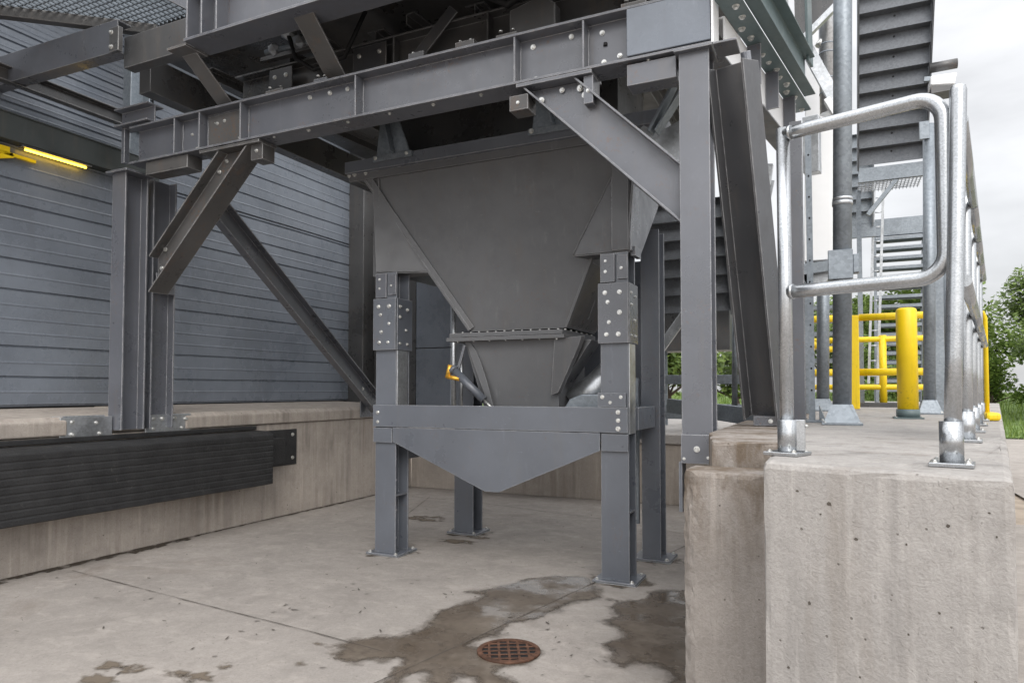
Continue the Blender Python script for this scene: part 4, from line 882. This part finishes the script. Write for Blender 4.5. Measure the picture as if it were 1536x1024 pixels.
b = MB(); b.tube([(1.005, 6.05, 1.2), (1.005, 6.05, 1.93), (.985, 6.02, 1.97), (.93, 5.93, 1.98)], .016, 14); b.build('post', 'yellow', yb)
b = MB(); b.box(.975, 1.065, 5.9, 6.3, 1.182, 1.24); b.build('foot', 'yellow', yb, .02, 2)

# ------------------------------------------------------------------ tall things at right
wd = thing('white_duct', (-.1, 7.0, 2.6), 'tall plain white sheet metal duct behind the round post', 'duct')
b = MB(); b.prism([(-.245, 7.0, 2.62), (.018, 7.0, 2.62), (.07, 7.0, 5.6), (-.19, 7.0, 5.6)], (0, .35, 0)); b.build('casing', 'white', wd, .006)
b = MB(); b.prism([(-.30, 7.05, 2.60), (.03, 7.05, 2.60), (-.08, 7.05, 2.38), (-.22, 7.05, 2.38)], (0, .25, 0)); b.build('cone', 'galv', wd)
b = MB(); b.chan((-.45, 6.95, 2.52), (.12, 6.95, 2.57), .10, .05, (0, 0, 1), (0, 1, 0), .006); b.build('support', 'galvdull', wd)
b = MB(); b.box(-.26, -.20, 7.05, 7.3, 1.18, 2.5); b.build('leg', 'galvdull', wd, .003)
ip = thing('insulated_pipe', (.03, 6.6, 3.9), 'shiny banded vertical pipe with bolted clamps beside the white duct', 'pipe')
b = MB(); b.tube([(-.018, 6.6, 3.87), (-.018, 6.6, 6.2)], .068, 24); pp = b.build('pipe', 'galv', ip)
for z in (4.05, 4.18, 4.42, 4.5, 4.86, 5.2): 
    b = MB(); b.tube([(-.018, 6.6, z), (-.018, 6.6, z + .012)], .0715, 24); b.build('band', 'galvdull', pp)
b = MB()
for z in (4.3, 4.5, 4.7, 4.85): b.tube([(-.09, 6.58, z), (-.06, 6.58, z + .05)], .035, 8); b.tube([(.09, 6.6, z - .1), (.11, 6.6, z - .06)], .02, 8)
b.build('clamp', 'zinc', pp)
t = thing('angle_brace', (-.1, 6.3, 4.0), 'pale angle brace sloping down across the white duct', 'brace')
b = MB(); b.angle((-0.249, 6.300, 4.429), (0.031, 6.300, 3.764), .10, .06, (1, 0, .3), (0, 1, 0), .008); b.build('angle', 'galv', t, .002)
b = MB(); pa, pb = V((-0.028, 6.280, 3.873)), V((0.050, 6.280, 3.707)); b.obox(pa, pb, .05, .09, (0, 1, 0)); b.build('end_pad', 'white', t, .003)
t = thing('dark_brace', (0, 6.2, 4.5), 'dark plate brace rising to the right beneath the upper deck', 'brace')
b = MB(); b.prism([(-0.269, 6.200, 4.962), (0.234, 6.200, 4.827), (0.134, 6.200, 4.725), (-0.224, 6.200, 4.423), (-0.260, 6.200, 4.449)], (0, .015, 0)); b.build('plate', 'dark', t)
b = MB(); b.obox((-0.213, 6.180, 4.387), (0.159, 6.180, 4.731), .06, .05, (0, 0, 1)); b.build('edge_angle', 'galv', t, .002)
fl_ = thing('floodlight', (1.05, 8.6, 5.0), 'boxy unit with a grey cylinder on top mounted beside the stair stringer', 'light fitting')
b = MB(); b.prism([(0.988, 8.600, 4.783), (1.209, 8.600, 4.754), (1.235, 8.600, 4.885), (0.990, 8.600, 4.890)], (0, .25, 0)); b.build('box', 'white', fl_, .01)
b = MB(); b.tube([(0.990, 8.700, 5.019), (1.251, 8.700, 5.025)], .055, 18); b.build('cylinder', 'dark', fl_)
b = MB(); b.prism([(0.993, 8.600, 4.690), (1.195, 8.600, 4.696), (1.208, 8.600, 4.747), (0.994, 8.600, 4.774)], (0, .25, 0)); b.build('underside', 'dark', fl_)
b = MB(); b.obox((0.938, 8.700, 4.898), (1.013, 8.700, 4.890), .05, .05, (0, 0, 1)); b.build('arm', 'galvdull', fl_)

def stair(label, x0, x1, y0, z0, y1, z1, n, group='galvanised steel stair flights', t_=.006, deep=.20, closed=True, mat='galvdull'):
    s = thing('stair_flight', ((x0 + x1) / 2, y0, z0), label, 'stairs', group)
    dy, dz = (y1 - y0) / n, (z1 - z0) / n
    for x, sd in ((x0, -1), (x1, 1)):
        b = MB(); b.obox((x, y0 - dy * .6, z0 - dz * .6), (x, y1 + dy * .6, z1 + dz * .6), .02 if closed else .02, .20, (0, 1, .2)); b.build('stringer', mat, s, .003)
    for k in range(n):
        ya, za = y0 + dy * (k + .5), z0 + dz * (k + .5)
        b = MB(); w = abs(dy) if closed else deep
        pr = [(x0 + .012, ya - w / 2, za), (x0 + .012, ya + w / 2, za), (x0 + .012, ya + w / 2, za + .03 if closed else za + .085), (x0 + .012, ya + w / 2 - .008, za + .03 if closed else za + .085), (x0 + .012, ya + w / 2 - .008, za + .008), (x0 + .012, ya - w / 2 + .008, za + .008), (x0 + .012, ya - w / 2 + .008, za + (abs(dz) - .02 if closed else .05)), (x0 + .012, ya - w / 2, za + (abs(dz) - .02 if closed else .05))]
        if closed:
            pr = [(x0 + .012, ya - w / 2, za), (x0 + .012, ya + w / 2, za), (x0 + .012, ya + w / 2, za - abs(dz) * 1.02), (x0 + .012, ya + w / 2 - .006, za - abs(dz) * 1.02), (x0 + .012, ya + w / 2 - .006, za - .006), (x0 + .012, ya - w / 2, za - .006)]
        b.prism(pr, (x1 - x0 - .024, 0, 0)); tr = b.build('tread', mat, s)
        if closed:
            b = MB(); b.tube([((x0 + x1) / 2, ya + w / 2 - .012, za - .05), ((x0 + x1) / 2, ya + w / 2 + .004, za - .05)], .012, 8); b.build('drain_hole', 'black', tr)
    return s
s = stair('wide steel stair flight seen from below at upper right', .30, 1.03, 9.5, 4.33, 7.9, 7.0, 14, mat='stair')
b = MB(); b.box(.30, 1.08, 9.5, 9.56, 4.02, 4.20); b.build('landing_beam', 'galvdull', s, .003)
b = MB()
for k in range(18): b.box(.32 + k * .042, .326 + k * .042, 9.56, 10.6, 4.17, 4.20)
for k in range(12): b.box(.32, 1.06, 9.58 + k * .09, 9.586 + k * .09, 4.185, 4.2)
b.build('landing_grating', 'galv', s)
b = MB(); b.obox((.40, 9.55, 3.60), (.72, 9.55, 4.02), .05, .07, (0, 1, 0)); b.build('brace', 'galvdull', s, .002)
b = MB(); b.box(.30, .36, 10.5, 10.56, 1.17, 4.2); b.build('support_post', 'galvdull', s)
s = stair('steel stair flight with open treads seen below the upper flight', .61, 1.27, 12.3, 3.86, 13.1, 1.3, 17, t_=.006, deep=.30, closed=False)
b = MB(); b.box(.60, 1.33, 12.2, 12.28, 3.86, 4.14); b.build('header_beam', 'galvdull', s, .003)
b = MB(); b.box(.58, .62, 12.2, 12.26, 1.17, 4.1); b.build('support_post', 'galvdull', s)
s = stair('small far stair flight just right of the thick round post', .18, .54, 11.4, 4.0, 10.8, 5.2, 7)
b = MB(); b.box(.16, .58, 11.4, 11.46, 3.70, 3.92); b.build('landing_beam', 'galvdull', s, .003)
b = MB(); b.box(.2, .25, 11.46, 11.51, 1.17, 3.9); b.build('support_post', 'galvdull', s)
s = stair('lower stair flight at the far left of the yellow barrier', -.45, .12, 12.4, 1.5, 12.9, 2.9, 6, deep=.26, closed=False)
s = stair('dark stair flight glimpsed left of the main column', -2.55, -1.35, 10.4, 2.7, 9.6, 4.2, 6, mat='stair')
b = MB(); b.box(-2.5, -1.4, 10.6, 11.1, 2.0, 2.6); b.build('landing', 'dark', s)
b = MB(); b.box(-2.42, -2.36, 10.7, 10.76, .86, 2.0); b.build('support_post', 'galvdull', s)
ld = thing('cat_ladder', (.55, 11.6, 1.18), 'narrow pale galvanised ladder leaning between the stair flights', 'ladder')
for dx in (0, .12):
    b = MB(); b.obox((0.485, 11.600, 1.649)[:1] and (V((0.456, 11.600, 1.500)) + V((dx, 0, 0))), V((0.586, 11.600, 4.680)) + V((dx, 0, 0)), .035, .03, (0, 1, 0)); b.build('side_rail', 'galv', ld)
pa, pb = V((0.456, 11.600, 1.500)), V((0.586, 11.600, 4.680))
for k in range(14):
    p = lerp(pa, pb, (k + .5) / 14); b = MB(); b.tube([p, p + V((.12, 0, 0))], .010, 8); b.build('rung', 'galv', ld)

# ------------------------------------------------------------------ trees
def treemesh(seed, h_, rad, nleaf, leaf, trunk=.12):
    rnd = random.Random(seed); tb = MB(); cb_ = MB()
    pts = [V((0, 0, 0))]
    for k in range(1, 6): pts.append(V((rnd.uniform(-.15, .15) * k * .3, rnd.uniform(-.15, .15) * k * .3, h_ * .75 * k / 5)))
    tb.tube(pts, trunk, 9, True, [trunk * (1 - .15 * k) for k in range(6)])
    clumps = []
    for k in range(20):
        t = rnd.uniform(.25, 1); base = pts[min(5, 1 + int(t * 4))]; a = rnd.random() * 6.28; zz = h_ * (.22 + .76 * t); rr = rad * rnd.uniform(.25, 1) * (1 - .55 * max(0, t - .5) * 2)
        c = V((rr * math.cos(a), rr * math.sin(a), zz)); clumps.append((c, rad * rnd.uniform(.22, .45)))
        mid = lerp(base, c, .5) + V((0, 0, .1)); tb.tube([base, mid, c], .03, 6, True, [trunk * .4, trunk * .25, .012])
    for k in range(nleaf):
        c, r_ = clumps[rnd.randrange(len(clumps))]
        d_ = V((rnd.gauss(0, 1), rnd.gauss(0, 1), rnd.gauss(0, .8))).normalized() * r_ * rnd.random() ** .45
        p = c + d_; s = leaf * rnd.uniform(.5, 1.3); u = V((rnd.gauss(0, 1), rnd.gauss(0, 1), rnd.gauss(0, .7))).normalized(); w = u.orthogonal().normalized()
        cb_.face([p - u * s, p - w * s * .5, p + u * s, p + w * s * .5])
    return tb, cb_
def settle(b, name, mat):
    bmesh.ops.recalc_face_normals(b.bm, faces=b.bm.faces) if mat == 'bark' else None
    me = bpy.data.meshes.new(name); b.bm.to_mesh(me); b.bm.free(); me.materials.append(M[mat]); return me
TM = []
for sd, hh, rr, nl, lf in ((3, 6.6, 2.7, 15000, .125), (5, 5.4, 2.3, 7000, .13), (9, 3.0, 1.9, 5000, .11)):
    tb, cb_ = treemesh(sd, hh, rr, nl, lf); TM.append((settle(tb, 'trunk', 'bark'), settle(cb_, 'crown', 'leaf' if hh > 4 else 'leafb')))
def tree(k, x, y, z, rz, s, name, label, cat, group):
    t = thing(name, (x, y, z), label, cat, group); t.rotation_euler = (0, 0, rz); t.scale = (s, s, s)
    for nm, me in (('trunk', TM[k][0]), ('crown', TM[k][1])):
        o = bpy.data.objects.new(nm, me); COL.objects.link(o); o.parent = t
GT = 'trees beyond the grass'
tree(0, 7.35, 31, .5, .4, .76, 'leafy_tree', 'tall leafy green tree at the right edge behind the grass', 'tree', GT)
tree(1, 5.0, 36, .8, 2.0, .95, 'leafy_tree', 'leafy tree just left of the tallest one, behind the railing posts', 'tree', GT)
tree(1, 3.4, 37, .9, 4.0, .9, 'leafy_tree', 'green tree seen behind the slim round post and lower stairs', 'tree', GT)
tree(0, 1.5, 38, 1, 5.1, .72, 'leafy_tree', 'green tree seen through the open treads above the bollard', 'tree', GT)
tree(1, -.6, 35, .9, 1.1, .8, 'leafy_tree', 'green tree seen low between the round post and the white duct', 'tree', GT)
tree(0, 10.2, 37, 1, 3.3, .75, 'leafy_tree', 'distant leafy tree partly beyond the right picture edge', 'tree', GT)
GB = 'bushes behind the platform'
for i, (x, y, s, rz, lab) in enumerate(((-4.75, 22, 1.0, 0, 'green bush seen in the gap left of the main column'), (-2.9, 24, .9, 1, 'green bush seen low behind the posts by the raking brace'), (1.6, 27, .8, 2, 'green bush behind the thin yellow post'), (3.0, 29, .8, 3, 'green bush low behind the bollard'), (5.0, 29.5, .7, 4, 'shrub at the foot of the trees by the railing end'), (7.2, 29.5, .75, 5, 'low shrub under the tallest tree at the right'))):
    tree(2, x, y, .3, rz, s, 'bush', lab, 'bush', GB)

# ------------------------------------------------------------------ world, sun, camera
w = bpy.data.worlds.new('World'); sc.world = w; w.use_nodes = True; nt = w.node_tree; h = N(nt)
bg = nt.nodes['Background']
sky = h.n('ShaderNodeTexSky', sky_type='NISHITA'); sky.sun_disc = False; sky.sun_elevation = R(36); sky.sun_rotation = R(150)
sky.dust_density = 3; sky.air_density = 1
tc = h.n('ShaderNodeTexCoord'); nz = h.n('ShaderNodeTexNoise'); nz.inputs['Scale'].default_value = 2.2; nz.inputs['Detail'].default_value = 6; nz.inputs['Roughness'].default_value = .5
mp = h.n('ShaderNodeMapping'); mp.inputs['Scale'].default_value = (1, 1, 3); h.l(tc.outputs['Generated'], mp.inputs[0]); h.l(mp.outputs[0], nz.inputs['Vector'])
sx = h.n('ShaderNodeSeparateXYZ'); h.l(tc.outputs['Generated'], sx.inputs[0])
lum = h.math('ADD', h.ramp(sx.outputs[2], 0, .45, 6.0, 7.6), h.ramp(sx.outputs[2], .45, .95, 0, 5.))       # overcast: brighter overhead
dots = h.n('ShaderNodeVectorMath', operation='DOT_PRODUCT'); h.l(tc.outputs['Generated'], dots.inputs[0])
SUNAZ, SUNEL = R(150), R(36)
dots.inputs[1].default_value = (math.sin(SUNAZ) * math.cos(SUNEL), math.cos(SUNAZ) * math.cos(SUNEL), math.sin(SUNEL))
lum = h.math('MULTIPLY', lum, h.ramp(dots.outputs['Value'], -.1, 1, .95, 2.1))     # and towards the veiled sun
cl = h.math('MULTIPLY', lum, h.ramp(nz.outputs['Fac'], .38, .60, .84, 1.22))
cc = h.n('ShaderNodeCombineColor'); 
for i, k in enumerate((1., 1.005, 1.02)): h.l(h.math('MULTIPLY', cl, k), cc.inputs[i])
h.l(h.mix(.88, sky.outputs[0], cc.outputs[0]), bg.inputs[0]); bg.inputs[1].default_value = .115
sun = bpy.data.lights.new('sun', 'SUN'); sun.energy = 1.0; sun.angle = R(28); sun.color = (1, .96, .9)
so = bpy.data.objects.new('sun', sun); COL.objects.link(so)
sd = V((math.sin(SUNAZ) * math.cos(SUNEL), math.cos(SUNAZ) * math.cos(SUNEL), math.sin(SUNEL)))
so.rotation_mode = 'QUATERNION'; so.rotation_quaternion = sd.to_track_quat('Z', 'Y'); so.location = (5, -5, 12)
cam = bpy.data.cameras.new('camera'); co = bpy.data.objects.new('camera', cam); COL.objects.link(co)
cam.lens = 36 * 1034 / 1536; cam.sensor_width = 36; cam.clip_end = 1000; cam.clip_start = .05
co.location = (0, 0, 1.4); co.rotation_euler = (R(92), 0, R(25.1)); cam.shift_y = .02402; sc.camera = co
sc.view_settings.view_transform = 'Standard'; sc.view_settings.look = 'None'; sc.view_settings.gamma = 1; sc.view_settings.exposure = 0.22
